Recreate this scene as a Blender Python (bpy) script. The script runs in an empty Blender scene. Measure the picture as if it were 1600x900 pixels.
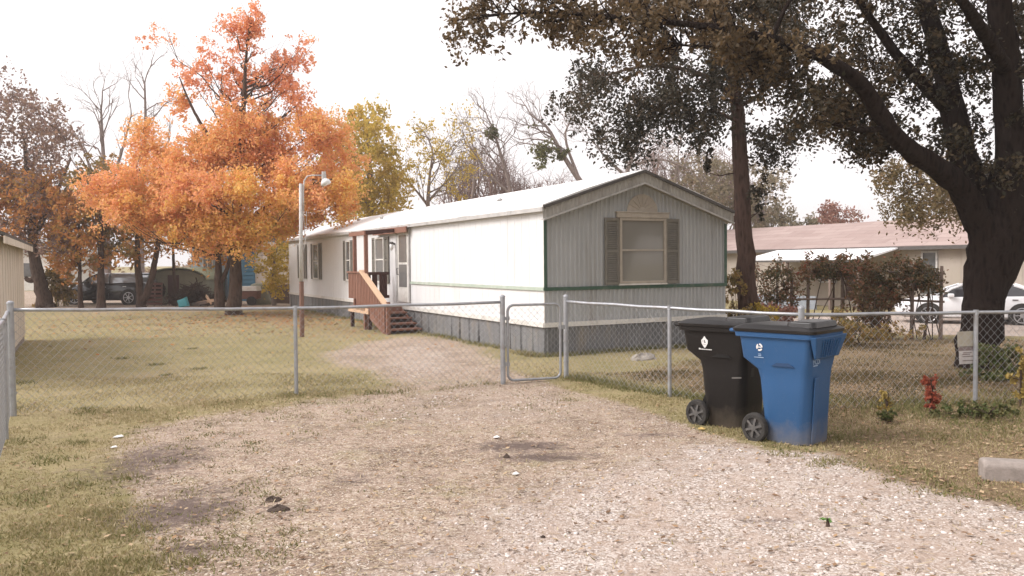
import bpy, math, random
import numpy as np
from mathutils import Vector, Matrix
random.seed(7); rng = np.random.default_rng(7)
S = bpy.context.scene; COL = S.collection
V = Vector; R = math.radians

# ------------------------------------------------------------------ camera
CAMZ = 1.75; FPX = 1285.0
cam_d = bpy.data.cameras.new("camera"); cam = bpy.data.objects.new("camera", cam_d); COL.objects.link(cam)
PITCH, ROLL = math.atan(40/FPX), R(-0.5)
cam.matrix_world = Matrix.Translation((0, 0, CAMZ)) @ Matrix.Rotation(R(90)-PITCH, 4, 'X') @ Matrix.Rotation(ROLL, 4, 'Z')
cam_d.sensor_width = 36; cam_d.lens = 36*FPX/1600; cam_d.clip_end = 3000; cam_d.clip_start = 0.05
S.camera = cam
M3 = cam.matrix_world.to_3x3()
def ray(px, py): return M3 @ V(((px-800)/FPX, -(py-450)/FPX, -1))
def P(px, py, d):                       # world point on the sight line at ground distance d
    r = ray(px, py); return V((0, 0, CAMZ)) + r*(d/r.y)
def G(px, py, z=0.0):
    r = ray(px, py); t = (z-CAMZ)/r.z; return V((r.x*t, r.y*t, z))

# ------------------------------------------------------------------ ground height
def sst(v): v = np.clip(v, 0, 1); return v*v*(3-2*v)
def gz(x, y):
    x = np.asarray(x, float); y = np.asarray(y, float)
    w = (x-.6)*.8856 + (y-15.3)*.4645
    z = -.40*sst((y-13)/12)*sst((w-5)/4)
    z = z + .012*np.sin(x*1.7+y*.6)+.010*np.sin(y*2.3-x*.9)+.006*np.sin(x*4.1+1)*np.sin(y*3.7)
    return z
def gzf(x, y): return float(gz(x, y))

# ------------------------------------------------------------------ mesh builder
class MB:
    def __init__(s): s.v = []; s.f = []; s.m = []; s.mi = 0
    def add(s, vs, fs):
        o = len(s.v); s.v += [tuple(p) for p in vs]
        for f in fs: s.f.append([i+o for i in f]); s.m.append(s.mi)
        return s
    def box(s, x0, x1, y0, y1, z0, z1, mtx=None):
        vs = [V(p) for p in ((x0,y0,z0),(x1,y0,z0),(x1,y1,z0),(x0,y1,z0),(x0,y0,z1),(x1,y0,z1),(x1,y1,z1),(x0,y1,z1))]
        if mtx: vs = [mtx @ p for p in vs]
        return s.add(vs, [(0,3,2,1),(4,5,6,7),(0,1,5,4),(1,2,6,5),(2,3,7,6),(3,0,4,7)])
    def bar(s, p0, p1, w, h, up=(0,0,1)):
        p0, p1 = V(p0), V(p1); d = (p1-p0).normalized(); u = V(up)
        sd = d.cross(u)
        if sd.length < 1e-4: sd = d.cross(V((1,0,0)))
        sd.normalize(); u = sd.cross(d)
        a, b = sd*w/2, u*h/2
        vs = [p+q for p in (p0, p1) for q in (-a-b, a-b, a+b, -a+b)]
        return s.add(vs, [(0,1,2,3),(7,6,5,4),(0,4,5,1),(1,5,6,2),(2,6,7,3),(3,7,4,0)])
    def tube(s, pts, radii, n=8, cap=True, rough=0):
        pts = [V(p) for p in pts]
        if not hasattr(radii, '__len__'): radii = [radii]*len(pts)
        rings = []; ref = V((.31, .17, .93)); a = None
        for i, p in enumerate(pts):
            d = (pts[min(i+1, len(pts)-1)]-pts[max(i-1, 0)])
            if d.length < 1e-7: d = V((0,0,1))
            d.normalize()
            if a is None:
                a = d.cross(ref)
                if a.length < .05: a = d.cross(V((1,0,0)))
            a = (a - d*a.dot(d)).normalized(); b = d.cross(a)
            rings.append([p+(a*math.cos(k*2*math.pi/n)+b*math.sin(k*2*math.pi/n))*radii[i]*(1+(rough*random.uniform(-1,1)+rough*.9*math.sin(3*k*2*math.pi/n+i*.35) if rough else 0)) for k in range(n)])
        vs = [q for r in rings for q in r]; fs = []
        for i in range(len(pts)-1):
            for k in range(n):
                k2 = (k+1) % n
                fs.append((i*n+k, i*n+k2, (i+1)*n+k2, (i+1)*n+k))
        if cap: fs.append(tuple(range(n-1, -1, -1))); fs.append(tuple((len(pts)-1)*n+k for k in range(n)))
        return s.add(vs, fs)
    def loft(s, secs, closed=True, cap=True):
        n = len(secs[0]); vs = [q for r in secs for q in r]; fs = []
        for i in range(len(secs)-1):
            for k in range(n if closed else n-1):
                k2 = (k+1) % n
                fs.append((i*n+k, i*n+k2, (i+1)*n+k2, (i+1)*n+k))
        if cap: fs.append(tuple(range(n-1, -1, -1))); fs.append(tuple((len(secs)-1)*n+k for k in range(n)))
        return s.add(vs, fs)
    def prism(s, poly, fn):              # poly of 2D points; fn(p, side) -> 3D for side 0 / 1
        n = len(poly); vs = [fn(p, 0) for p in poly]+[fn(p, 1) for p in poly]
        fs = [tuple(range(n-1, -1, -1)), tuple(range(n, 2*n))]+[(k, (k+1) % n, n+(k+1) % n, n+k) for k in range(n)]
        return s.add(vs, fs)
    def build(s, name, mat, parent=None, off=None, smooth=False, bevel=0, seg=2, sub=0):
        me = bpy.data.meshes.new(name)
        vs = s.v if off is None else [(p[0]-off[0], p[1]-off[1], p[2]-off[2]) for p in s.v]
        me.from_pydata(vs, [], s.f); me.validate(); me.update()
        for m_ in (mat if isinstance(mat, (list, tuple)) else [mat]): me.materials.append(m_)
        if isinstance(mat, (list, tuple)): me.polygons.foreach_set('material_index', s.m)
        import bmesh
        bm = bmesh.new(); bm.from_mesh(me); bmesh.ops.recalc_face_normals(bm, faces=bm.faces); bm.to_mesh(me); bm.free()
        if smooth: me.polygons.foreach_set('use_smooth', [True]*len(me.polygons))
        o = bpy.data.objects.new(name, me); COL.objects.link(o); o.parent = parent
        if bevel:
            b = o.modifiers.new('bevel', 'BEVEL'); b.width = bevel; b.segments = seg; b.limit_method = 'ANGLE'; b.angle_limit = R(35)
        if sub:
            b = o.modifiers.new('sub', 'SUBSURF'); b.levels = sub; b.render_levels = sub
        return o

def npmesh(name, verts, k, mat, parent=None, off=None):
    """verts (N*k,3): N separate k-gons"""
    verts = np.asarray(verts, np.float32).reshape(-1, 3)
    if off is not None: verts = verts-np.asarray(off, np.float32)
    n = len(verts); nf = n//k
    me = bpy.data.meshes.new(name); me.vertices.add(n); me.vertices.foreach_set('co', verts.ravel())
    me.loops.add(n); me.loops.foreach_set('vertex_index', np.arange(n, dtype=np.int32))
    me.polygons.add(nf); me.polygons.foreach_set('loop_start', np.arange(0, n, k, dtype=np.int32))
    me.polygons.foreach_set('loop_total', np.full(nf, k, dtype=np.int32))
    me.update(calc_edges=True); me.validate(); me.materials.append(mat)
    o = bpy.data.objects.new(name, me); COL.objects.link(o); o.parent = parent
    return o
def npfaces(name, verts, faces, mat, parent=None, off=None, smooth=False):
    verts = np.asarray(verts, np.float32).reshape(-1, 3); faces = np.asarray(faces, np.int32)
    if off is not None: verts = verts-np.asarray(off, np.float32)
    k = faces.shape[1]; nf = len(faces)
    me = bpy.data.meshes.new(name); me.vertices.add(len(verts)); me.vertices.foreach_set('co', verts.ravel())
    me.loops.add(nf*k); me.loops.foreach_set('vertex_index', faces.ravel())
    me.polygons.add(nf); me.polygons.foreach_set('loop_start', np.arange(0, nf*k, k, dtype=np.int32))
    me.polygons.foreach_set('loop_total', np.full(nf, k, dtype=np.int32))
    me.update(calc_edges=True); me.validate(); me.materials.append(mat)
    if smooth: me.polygons.foreach_set('use_smooth', np.ones(nf, bool))
    o = bpy.data.objects.new(name, me); COL.objects.link(o); o.parent = parent
    return o

def tag(o, label=None, cat=None, group=None, kind=None):
    if label: o['label'] = label
    if cat: o['category'] = cat
    if group: o['group'] = group
    if kind: o['kind'] = kind
    return o
def thing(name, label, cat, loc=(0,0,0), rz=0, group=None):
    o = bpy.data.objects.new(name, None); COL.objects.link(o); o.location = loc; o.rotation_euler = (0, 0, rz)
    o.empty_display_size = .2
    return tag(o, label, cat, group)
def copy_tree(o, parent=None):
    c = o.copy(); COL.objects.link(c); c.parent = parent
    for ch in o.children: copy_tree(ch, c)
    return c

# ------------------------------------------------------------------ materials
def rgb(r, g, b): return (r, g, b, 1)
def new_mat(name):
    m = bpy.data.materials.new(name); m.use_nodes = True
    nt = m.node_tree; nt.nodes.clear()
    out = nt.nodes.new('ShaderNodeOutputMaterial')
    return m, nt, out
def nd(nt, t, **kw):
    n = nt.nodes.new('ShaderNode'+t)
    for k, v in kw.items():
        if k in n.inputs.keys() if isinstance(k, str) and k[0].isupper() else False: n.inputs[k].default_value = v
        else: setattr(n, k, v)
    return n
def noise(nt, scale, detail=4, rough=.6, vec=None, dist=0):
    n = nt.nodes.new('ShaderNodeTexNoise'); n.inputs['Scale'].default_value = scale
    n.inputs['Detail'].default_value = detail; n.inputs['Roughness'].default_value = rough; n.inputs['Distortion'].default_value = dist
    if vec is not None: nt.links.new(vec, n.inputs['Vector'])
    return n.outputs['Fac']
def ramp(nt, fac, stops, interp='LINEAR'):
    n = nt.nodes.new('ShaderNodeValToRGB'); n.color_ramp.interpolation = interp
    el = n.color_ramp.elements
    while len(el) > 1: el.remove(el[-1])
    el[0].position, el[0].color = stops[0][0], rgb(*stops[0][1])
    for p, c in stops[1:]:
        e = el.new(p); e.color = rgb(*c)
    nt.links.new(fac, n.inputs[0]); return n.outputs[0]
def mixc(nt, fac, a, b, mode='MIX'):
    n = nt.nodes.new('ShaderNodeMix'); n.data_type = 'RGBA'; n.blend_type = mode
    for i, v in ((0, fac), (6, a), (7, b)):
        if hasattr(v, 'is_linked'): nt.links.new(v, n.inputs[i])
        else: n.inputs[i].default_value = v if not isinstance(v, tuple) or len(v) == 4 else rgb(*v)
    return n.outputs[2]
def mth(nt, op, a, b=None, clamp=False):
    n = nt.nodes.new('ShaderNodeMath'); n.operation = op; n.use_clamp = clamp
    for i, v in ((0, a), (1, b)):
        if v is None: continue
        if hasattr(v, 'is_linked'): nt.links.new(v, n.inputs[i])
        else: n.inputs[i].default_value = v
    return n.outputs[0]
def coords(nt, scale=(1,1,1), kind='Object'):
    tc = nt.nodes.new('ShaderNodeTexCoord'); mp = nt.nodes.new('ShaderNodeMapping'); mp.inputs['Scale'].default_value = scale
    nt.links.new(tc.outputs[kind], mp.inputs['Vector']); return mp.outputs['Vector']
def bump(nt, h, strength, dist=.02):
    n = nt.nodes.new('ShaderNodeBump'); n.inputs['Strength'].default_value = strength; n.inputs['Distance'].default_value = dist
    nt.links.new(h, n.inputs['Height']); return n.outputs['Normal']
def surf(name, c1, c2=None, rough=.7, scale=6, stretch=(1,1,1), metal=0, bstr=.15, bscale=60, spec=.4, dirt=None, dscale=2.0):
    """two-tone noisy paint / wood / metal, with optional stains"""
    m, nt, out = new_mat(name); vec = coords(nt, stretch)
    c2 = c2 or tuple(v*.75 for v in c1)
    f = noise(nt, scale, 6, .65, vec)
    col = ramp(nt, f, [(.3, c1), (.7, c2)])
    if dirt:
        df = noise(nt, dscale, 5, .7, vec, .4)
        fac = nt.nodes.new('ShaderNodeMapRange'); fac.inputs[1].default_value = .52; fac.inputs[2].default_value = .75
        nt.links.new(df, fac.inputs[0]); col = mixc(nt, fac.outputs[0], col, dirt)
    b = nt.nodes.new('ShaderNodeBsdfPrincipled'); nt.links.new(col, b.inputs['Base Color'])
    b.inputs['Roughness'].default_value = rough; b.inputs['Metallic'].default_value = metal; b.inputs['Specular IOR Level'].default_value = spec
    if bstr: nt.links.new(bump(nt, noise(nt, bscale, 4, .6, vec), bstr, .01), b.inputs['Normal'])
    nt.links.new(b.outputs[0], out.inputs[0]); return m
def leafmat(name, cols, trans=.35, nscale=.5, cols2=None):
    """leaf colours vary leaf by leaf and branch by branch"""
    m, nt, out = new_mat(name)
    g = nt.nodes.new('ShaderNodeNewGeometry')
    n_ = len(cols); st = [((i+.5)/n_, c) for i, c in enumerate(cols)]
    fac = mth(nt, 'ADD', mth(nt, 'MULTIPLY', g.outputs['Random Per Island'], .62), mth(nt, 'MULTIPLY', mth(nt, 'SUBTRACT', noise(nt, nscale, 3, .5, coords(nt)), .31), 1.0), True)
    col = ramp(nt, fac, st)
    d = nt.nodes.new('ShaderNodeBsdfPrincipled'); nt.links.new(col, d.inputs['Base Color']); d.inputs['Roughness'].default_value = .55; d.inputs['Specular IOR Level'].default_value = .25
    t = nt.nodes.new('ShaderNodeBsdfTranslucent'); nt.links.new(col, t.inputs['Color'])
    mx = nt.nodes.new('ShaderNodeMixShader'); mx.inputs[0].default_value = trans
    nt.links.new(d.outputs[0], mx.inputs[1]); nt.links.new(t.outputs[0], mx.inputs[2]); nt.links.new(mx.outputs[0], out.inputs[0])
    return m
def islandmat(name, cols, rough=.9):
    m, nt, out = new_mat(name); g = nt.nodes.new('ShaderNodeNewGeometry')
    n_ = len(cols); col = ramp(nt, g.outputs['Random Per Island'], [(i/(n_-1), c) for i, c in enumerate(cols)])
    d = nt.nodes.new('ShaderNodeBsdfPrincipled'); nt.links.new(col, d.inputs['Base Color']); d.inputs['Roughness'].default_value = rough; d.inputs['Specular IOR Level'].default_value = .2
    nt.links.new(d.outputs[0], out.inputs[0]); return m
def barkmat(name, c1, c2):
    m, nt, out = new_mat(name); vec = coords(nt, (1, 1, .22))
    vo = nt.nodes.new('ShaderNodeTexVoronoi'); vo.inputs['Scale'].default_value = 16; nt.links.new(vec, vo.inputs['Vector'])
    f = noise(nt, 14, 6, .7, vec, .6)
    col = ramp(nt, mth(nt, 'MULTIPLY', f, mth(nt, 'ADD', vo.outputs['Distance'], .55)), [(.2, c1), (.55, c2)])
    b = nt.nodes.new('ShaderNodeBsdfPrincipled'); nt.links.new(col, b.inputs['Base Color']); b.inputs['Roughness'].default_value = .95; b.inputs['Specular IOR Level'].default_value = .04
    h = mth(nt, 'ADD', mth(nt, 'MULTIPLY', vo.outputs['Distance'], .8), f)
    nt.links.new(bump(nt, h, .9, .04), b.inputs['Normal']); nt.links.new(b.outputs[0], out.inputs[0]); return m
def glassmat(name, c, stripe=None, sscale=60, rough=.12):
    """window pane: dark room or closed blind seen behind glossy glass"""
    m, nt, out = new_mat(name); vec = coords(nt)
    if stripe:
        w = nt.nodes.new('ShaderNodeTexWave'); w.bands_direction = 'Z'; w.inputs['Scale'].default_value = sscale/6.283; w.inputs['Distortion'].default_value = .3; w.inputs['Detail'].default_value = 1
        nt.links.new(vec, w.inputs['Vector']); col = ramp(nt, w.outputs['Fac'], [(.25, stripe), (.6, c)])
        col = mixc(nt, noise(nt, 1.2, 3, .5, vec), col, tuple(v*.7 for v in c))
    else: col = ramp(nt, noise(nt, 2.5, 3, .5, vec), [(.35, c), (.7, tuple(v*1.9 for v in c))])
    b = nt.nodes.new('ShaderNodeBsdfPrincipled'); nt.links.new(col, b.inputs['Base Color']); b.inputs['Roughness'].default_value = rough
    b.inputs['Specular IOR Level'].default_value = .6; b.inputs['Coat Weight'].default_value = .35; b.inputs['Coat Roughness'].default_value = .04
    nt.links.new(b.outputs[0], out.inputs[0]); return m

M = {}
M['siding'] = surf('white_siding', (.70,.70,.70), (.66,.66,.66), .5, 3, (1,1,.25), bstr=.03, bscale=8, dirt=(.61,.605,.595), dscale=1.2)
M['endsiding'] = surf('shaded_end_siding', (.43,.44,.445), (.36,.37,.375), .55, 4, (1,1,.2), bstr=.05, bscale=20, dirt=(.30,.29,.275), dscale=1.6)  # siding white darkened to grey for the end wall's shade, plus stains
M['roofmetal'] = surf('white_roof_coating', (.82,.81,.79), (.72,.71,.69), .6, 1.5, (1,.3,1), bstr=.1, bscale=5, dirt=(.62,.59,.55), dscale=.9)
M['fascia'] = surf('fascia_metal', (.40,.385,.355), (.30,.285,.26), .6, 8, (1,1,.4), bstr=.05, dirt=(.2,.18,.16), dscale=3)
M['drip'] = surf('dark_drip_edge', (.10,.09,.085), (.06,.055,.05), .6, 8)
M['gutter'] = surf('grey_eave_trim', (.5,.49,.47), (.38,.37,.36), .5, 5, dirt=(.2,.19,.18), dscale=3)
M['skirt'] = surf('grey_skirting', (.20,.20,.20), (.14,.14,.142), .65, 5, (1,1,.3), bstr=.06, dirt=(.25,.22,.18), dscale=2)
M['skirtdark'] = surf('skirting_gap', (.02,.02,.02), (.03,.03,.03), .9)
M['green'] = surf('green_trim_paint', (.035,.085,.055), (.05,.10,.07), .5, 9, bstr=.05, dirt=(.13,.15,.12), dscale=4)
M['palegreen'] = surf('pale_green_trim', (.34,.42,.34), (.45,.50,.43), .5, 5, dirt=(.6,.62,.57), dscale=3)  # paler green for the band along the side wall
M['whitetrim'] = surf('white_trim', (.70,.68,.64), (.6,.58,.54), .5, 7, dirt=(.42,.39,.34), dscale=3)
M['shutter'] = surf('taupe_shutter', (.20,.185,.155), (.15,.14,.12), .6, 9, bstr=.05)
M['tanframe'] = surf('tan_window_frame', (.42,.37,.31), (.33,.29,.24), .55, 7, bstr=.04)
M['blind'] = glassmat('pane_with_blind', (.29,.275,.245), (.20,.19,.17), 210)
M['darkpane'] = glassmat('dark_pane', (.06,.06,.06))
M['greypane'] = glassmat('pane_with_curtain', (.25,.245,.235), (.16,.155,.15), 60)
M['deckwood'] = surf('red_stained_wood', (.25,.12,.08), (.17,.08,.055), .75, 10, (6,6,1), bstr=.25, dirt=(.26,.15,.11), dscale=3)
M['darkwood'] = surf('dark_stained_wood', (.085,.04,.032), (.06,.03,.025), .8, 10, (6,6,1), bstr=.25)
M['palewood'] = surf('new_pine_wood', (.62,.43,.29), (.52,.35,.23), .7, 8, (1,6,6), bstr=.15)
M['greywood'] = surf('weathered_wood', (.22,.16,.13), (.13,.10,.085), .85, 8, (5,5,1), bstr=.3)
M['galv'] = surf('galvanised_steel', (.42,.43,.45), (.30,.31,.33), .45, 9, metal=.55, bstr=.06, bscale=30, dirt=(.28,.25,.23), dscale=6)
M['wire'] = surf('galvanised_wire', (.44,.44,.45), (.32,.32,.33), .5, 3, metal=.5, bstr=0)
M['blackplastic'] = surf('black_plastic', (.010,.009,.009), (.015,.014,.013), .5, 5, bstr=.08, bscale=200, spec=.2)
M['blacklid'] = surf('black_lid_plastic', (.008,.0075,.008), (.012,.011,.011), .36, 4, bstr=.1, bscale=120, spec=.45, dirt=(.024,.022,.021), dscale=5)
def binmat(name, c1, c2, dust):
    m, nt, out = new_mat(name); vec = coords(nt)
    col = ramp(nt, noise(nt, 4, 5, .6, vec), [(.3, c1), (.7, c2)])
    sx = nt.nodes.new('ShaderNodeSeparateXYZ'); nt.links.new(vec, sx.inputs[0])
    mr = nt.nodes.new('ShaderNodeMapRange'); mr.inputs[1].default_value = .24; mr.inputs[2].default_value = .02
    nt.links.new(mth(nt, 'ADD', sx.outputs[2], mth(nt, 'MULTIPLY', mth(nt, 'SUBTRACT', noise(nt, 7, 5, .7, vec), .5), .35)), mr.inputs[0])
    col = mixc(nt, mth(nt, 'MULTIPLY', mr.outputs[0], .5), col, dust)           # splashed mud near the foot
    col = mixc(nt, mth(nt, 'MULTIPLY', noise(nt, 1.6, 6, .75, coords(nt, (3,3,.6))), .05), col, dust)
    scv = coords(nt, (9, 9, 2.2)); scm = nt.nodes.new('ShaderNodeMapRange'); scm.inputs[1].default_value = .60; scm.inputs[2].default_value = .68; nt.links.new(noise(nt, 6, 8, .8, scv, 2.5), scm.inputs[0])
    col = mixc(nt, mth(nt, 'MULTIPLY', scm.outputs[0], .22), col, tuple(min(1, v*1.5+.05) for v in dust))    # scuffs
    b = nt.nodes.new('ShaderNodeBsdfPrincipled'); nt.links.new(col, b.inputs['Base Color']); b.inputs['Roughness'].default_value = .5; b.inputs['Specular IOR Level'].default_value = .22
    nt.links.new(bump(nt, noise(nt, 180, 3, .6, vec), .08, .01), b.inputs['Normal']); nt.links.new(b.outputs[0], out.inputs[0]); return m
M['binblack'] = binmat('black_bin_plastic', (.008,.007,.007), (.011,.010,.010), (.15,.12,.09))
M['binblue'] = binmat('blue_bin_plastic', (.020,.078,.190), (.024,.086,.205), (.26,.22,.18))
M['rubber'] = surf('tyre_rubber', (.02,.019,.018), (.05,.045,.04), .9, 8, bstr=.2)
M['hub'] = surf('grey_hub_plastic', (.07,.068,.066), (.12,.11,.10), .6, 9)
M['decal'] = surf('white_decal', (.75,.74,.72), (.62,.61,.6), .6, 12, bstr=0)
M['paledecal'] = surf('pale_blue_stamp', (.32,.42,.56), (.25,.35,.50), .6, 12, bstr=0)
M['cream'] = surf('cream_panel', (.66,.585,.50), (.59,.52,.445), .7, 2, (1,1,.3), bstr=.05, dirt=(.42,.35,.28), dscale=1.5)
M['creamhouse'] = surf('cream_house_wall', (.39,.34,.285), (.32,.275,.235), .75, 2, (1,1,.3), bstr=.06, dirt=(.33,.29,.23), dscale=1.2)
M['bluesiding'] = surf('blue_siding', (.06,.16,.24), (.075,.18,.26), .7, 3, bstr=.05)
M['palesiding'] = surf('pale_blue_siding', (.42,.50,.56), (.34,.42,.48), .7, 3, bstr=.05)
M['awning'] = surf('white_awning_metal', (.85,.85,.85), (.74,.74,.74), .5, 2)
M['concrete'] = surf('concrete', (.33,.285,.255), (.24,.205,.18), .9, 14, bstr=.5, dirt=(.16,.135,.115), dscale=3)
M['rock'] = surf('limestone', (.40,.36,.31), (.28,.25,.22), .9, 9, bstr=.6, bscale=20)
M['clod'] = surf('dark_mud_clod', (.05,.035,.028), (.09,.065,.05), .95, 14, bstr=.7, bscale=30)
M['lampmetal'] = surf('painted_pole', (.55,.54,.52), (.42,.41,.40), .5, 8, (3,3,1), dirt=(.33,.26,.21), dscale=4)
M['lampglass'] = surf('lamp_glass', (.75,.75,.73), (.66,.66,.65), .2, 4, bstr=0)
M['rustpole'] = surf('brown_pole_wood', (.21,.12,.09), (.15,.085,.065), .8, 10, (5,5,.7), bstr=.3)
M['carwhite'] = surf('white_car_paint', (.78,.78,.79), (.72,.72,.73), .22, 2, bstr=0, spec=.6)
M['carblack'] = surf('black_car_paint', (.014,.014,.017), (.02,.02,.023), .12, 2, bstr=0, spec=.7)
M['carglass'] = surf('car_glass', (.03,.03,.034), (.045,.045,.05), .05, 2, bstr=0, spec=.9)
M['skyglass'] = surf('sky_reflecting_glass', (.30,.31,.32), (.36,.37,.38), .08, 2, metal=.6, bstr=0)
M['chrome'] = surf('alloy', (.55,.55,.56), (.42,.42,.43), .3, 9, metal=.7, bstr=0)
M['red'] = surf('red_lens', (.35,.02,.02), (.3,.02,.02), .25, 3, bstr=0)
M['turq'] = surf('turquoise_plastic', (.10,.42,.48), (.08,.36,.42), .5, 3)
M['tarp'] = surf('olive_tarp', (.25,.245,.18), (.19,.19,.14), .8, 4, bstr=.3, bscale=8)
M['whitepaper'] = surf('white_scrap', (.8,.79,.76), (.7,.69,.66), .8, 20)
M['signplate'] = surf('faded_sign_plate', (.42,.385,.31), (.35,.32,.26), .7, 10, dirt=(.3,.25,.2), dscale=5)
M['signwhite'] = surf('white_sign_plate', (.58,.55,.52), (.48,.45,.43), .7, 10, dirt=(.36,.32,.3), dscale=5)
M['signink'] = surf('faded_ink', (.24,.19,.18), (.19,.15,.14), .8, 12, bstr=0)
M['barkoak'] = barkmat('oak_bark', (.006,.004,.004), (.028,.020,.017))
M['barkcedar'] = barkmat('cedar_bark', (.022,.014,.012), (.095,.060,.048))
M['barkmaple'] = barkmat('maple_bark', (.035,.022,.017), (.10,.07,.055))
M['barkgrey'] = barkmat('grey_bark', (.09,.07,.06), (.22,.18,.155))
M['barkbare'] = barkmat('bare_twig_bark', (.13,.10,.09), (.26,.21,.19))
def roofshingle():
    m, nt, out = new_mat('faded_pink_shingles'); vec = coords(nt)
    br = nt.nodes.new('ShaderNodeTexBrick'); nt.links.new(coords(nt, (1, 1, 1)), br.inputs['Vector'])
    br.inputs['Scale'].default_value = 1; br.inputs['Brick Width'].default_value = 1.4; br.inputs['Row Height'].default_value = .42; br.inputs['Mortar Size'].default_value = .02
    br.inputs['Color1'].default_value = rgb(.23,.15,.135); br.inputs['Color2'].default_value = rgb(.36,.265,.24); br.inputs['Mortar'].default_value = rgb(.15,.105,.095)
    col = mixc(nt, mth(nt, 'MULTIPLY', noise(nt, 1.1, 5, .65, vec, .5), .9), br.outputs[0], (.37,.29,.26))
    b = nt.nodes.new('ShaderNodeBsdfPrincipled'); nt.links.new(col, b.inputs['Base Color']); b.inputs['Roughness'].default_value = .85
    nt.links.new(bump(nt, noise(nt, 40, 3, .6, vec), .3, .01), b.inputs['Normal']); nt.links.new(b.outputs[0], out.inputs[0]); return m
M['shingle'] = roofshingle()

# ------------------------------------------------------------------ ground masks
def wpoly(pts): return np.array([[*G(x, y).xy] for x, y in pts])
def sdist(poly, X, Y):
    """signed distance, positive inside"""
    d2 = np.full(X.shape, 1e9); ins = np.zeros(X.shape, bool); n = len(poly)
    for i in range(n):
        ax, ay = poly[i]; bx, by = poly[(i+1) % n]
        ex, ey = bx-ax, by-ay; t = np.clip(((X-ax)*ex+(Y-ay)*ey)/(ex*ex+ey*ey+1e-12), 0, 1)
        d2 = np.minimum(d2, (X-ax-t*ex)**2+(Y-ay-t*ey)**2)
        c = ((ay > Y) != (by > Y)) & (X < (bx-ax)*(Y-ay)/(by-ay+1e-12)+ax); ins ^= c
    return np.where(ins, 1, -1)*np.sqrt(d2)
DRIVE = wpoly([(180,1300),(235,900),(205,830),(180,760),(168,705),(190,664),(300,648),(430,634),(560,614),(600,598),(545,578),(490,566),(500,548),(560,534),(640,525),(720,530),(775,548),(800,575),(880,604),(1000,636),(1080,664),(1200,702),(1310,708),(1420,745),(1600,785),(1900,850),(2200,1300)])
BRIGHT = wpoly([(500,1300),(560,900),(640,840),(790,770),(930,725),(1080,688),(1200,700),(1310,708),(1420,745),(1600,785),(1900,850),(2200,1300)])
PATH = wpoly([(530,575),(560,545),(620,530),(700,530),(755,545),(775,565),(760,590),(690,596),(600,594)])
MIDP = wpoly([(560,640),(700,600),(860,610),(960,640),(900,660),(760,665),(640,670)])
LITTER = wpoly([(1290,600),(2800,600),(2800,1000),(1900,862),(1600,800),(1420,758),(1310,715),(1250,690)])
MAPLEL = wpoly([(330,488),(470,482),(600,505),(640,520),(560,540),(430,520),(330,505)])
FARDIRT = np.array([[-40,32],[-12,31],[-6,33],[-4,40],[-10,60],[-40,60]])
RDRIVE = np.array([[8.6,24.5],[12,22.6],[22,17],[28,20],[16,33],[10.5,31]])
RYARD = np.array([[1.2,12.6],[3.3,9.3],[5.6,9.6],[9,10],[16,12],[12,21],[6.5,22],[4.8,16.8]])  # yard under the oak; its litter tone also paints in the shade
SPOTS = [((810,695),.55,.26,1.0),((850,712),.50,.20,1.0),((570,748),.5,.24,.6),((275,800),.6,.5,1.0),((240,720),.6,.9,.85),((330,770),.6,.4,.6),((300,860),.4,.3,.6),((215,800),.4,.5,.7),((470,690),.5,.3,.4),((600,705),.6,.25,.4),((1010,680),.75,.16,.55),((1200,812),.35,.12,.7),((700,745),.7,.3,.3),((430,800),.5,.25,.5),((1330,850),.5,.2,.3)]
def masks(X, Y):
    ed = np.where(X < -.3, 1.5, .7)*np.clip((Y-2)/8, .5, 1.2); dr = sst((sdist(DRIVE, X, Y)+ed*.4)/ed)
    br = .9*sst((sdist(BRIGHT, X, Y)+np.where(X < 1.6, 1.3, .3))/np.where(X < 1.6, 2.6, .8))
    pa = .55*sst((sdist(PATH, X, Y)+.6)/1.8); mi = .45*sst((sdist(MIDP, X, Y)+.3)/.7)
    br = np.maximum(br, np.maximum(pa, mi))
    br = np.maximum(br, .8*sst((sdist(RDRIVE, X, Y)+.3)/.6))
    dr = np.maximum(dr, sst((sdist(RDRIVE, X, Y)+.3)/.6)); dr = np.maximum(dr, .8*sst((sdist(FARDIRT, X, Y)+.6)/1.5))
    dk = np.zeros(X.shape)
    for (p, rx, ry, s) in SPOTS:
        g = G(*p); dk = np.maximum(dk, s*np.exp(-(((X-g.x)/rx)**2+((Y-g.y)/ry)**2)))
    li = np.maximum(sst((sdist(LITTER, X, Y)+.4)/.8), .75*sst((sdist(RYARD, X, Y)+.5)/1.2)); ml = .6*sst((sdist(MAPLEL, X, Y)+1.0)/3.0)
    return br, dr, dk, np.maximum(li, ml), ml

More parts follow.
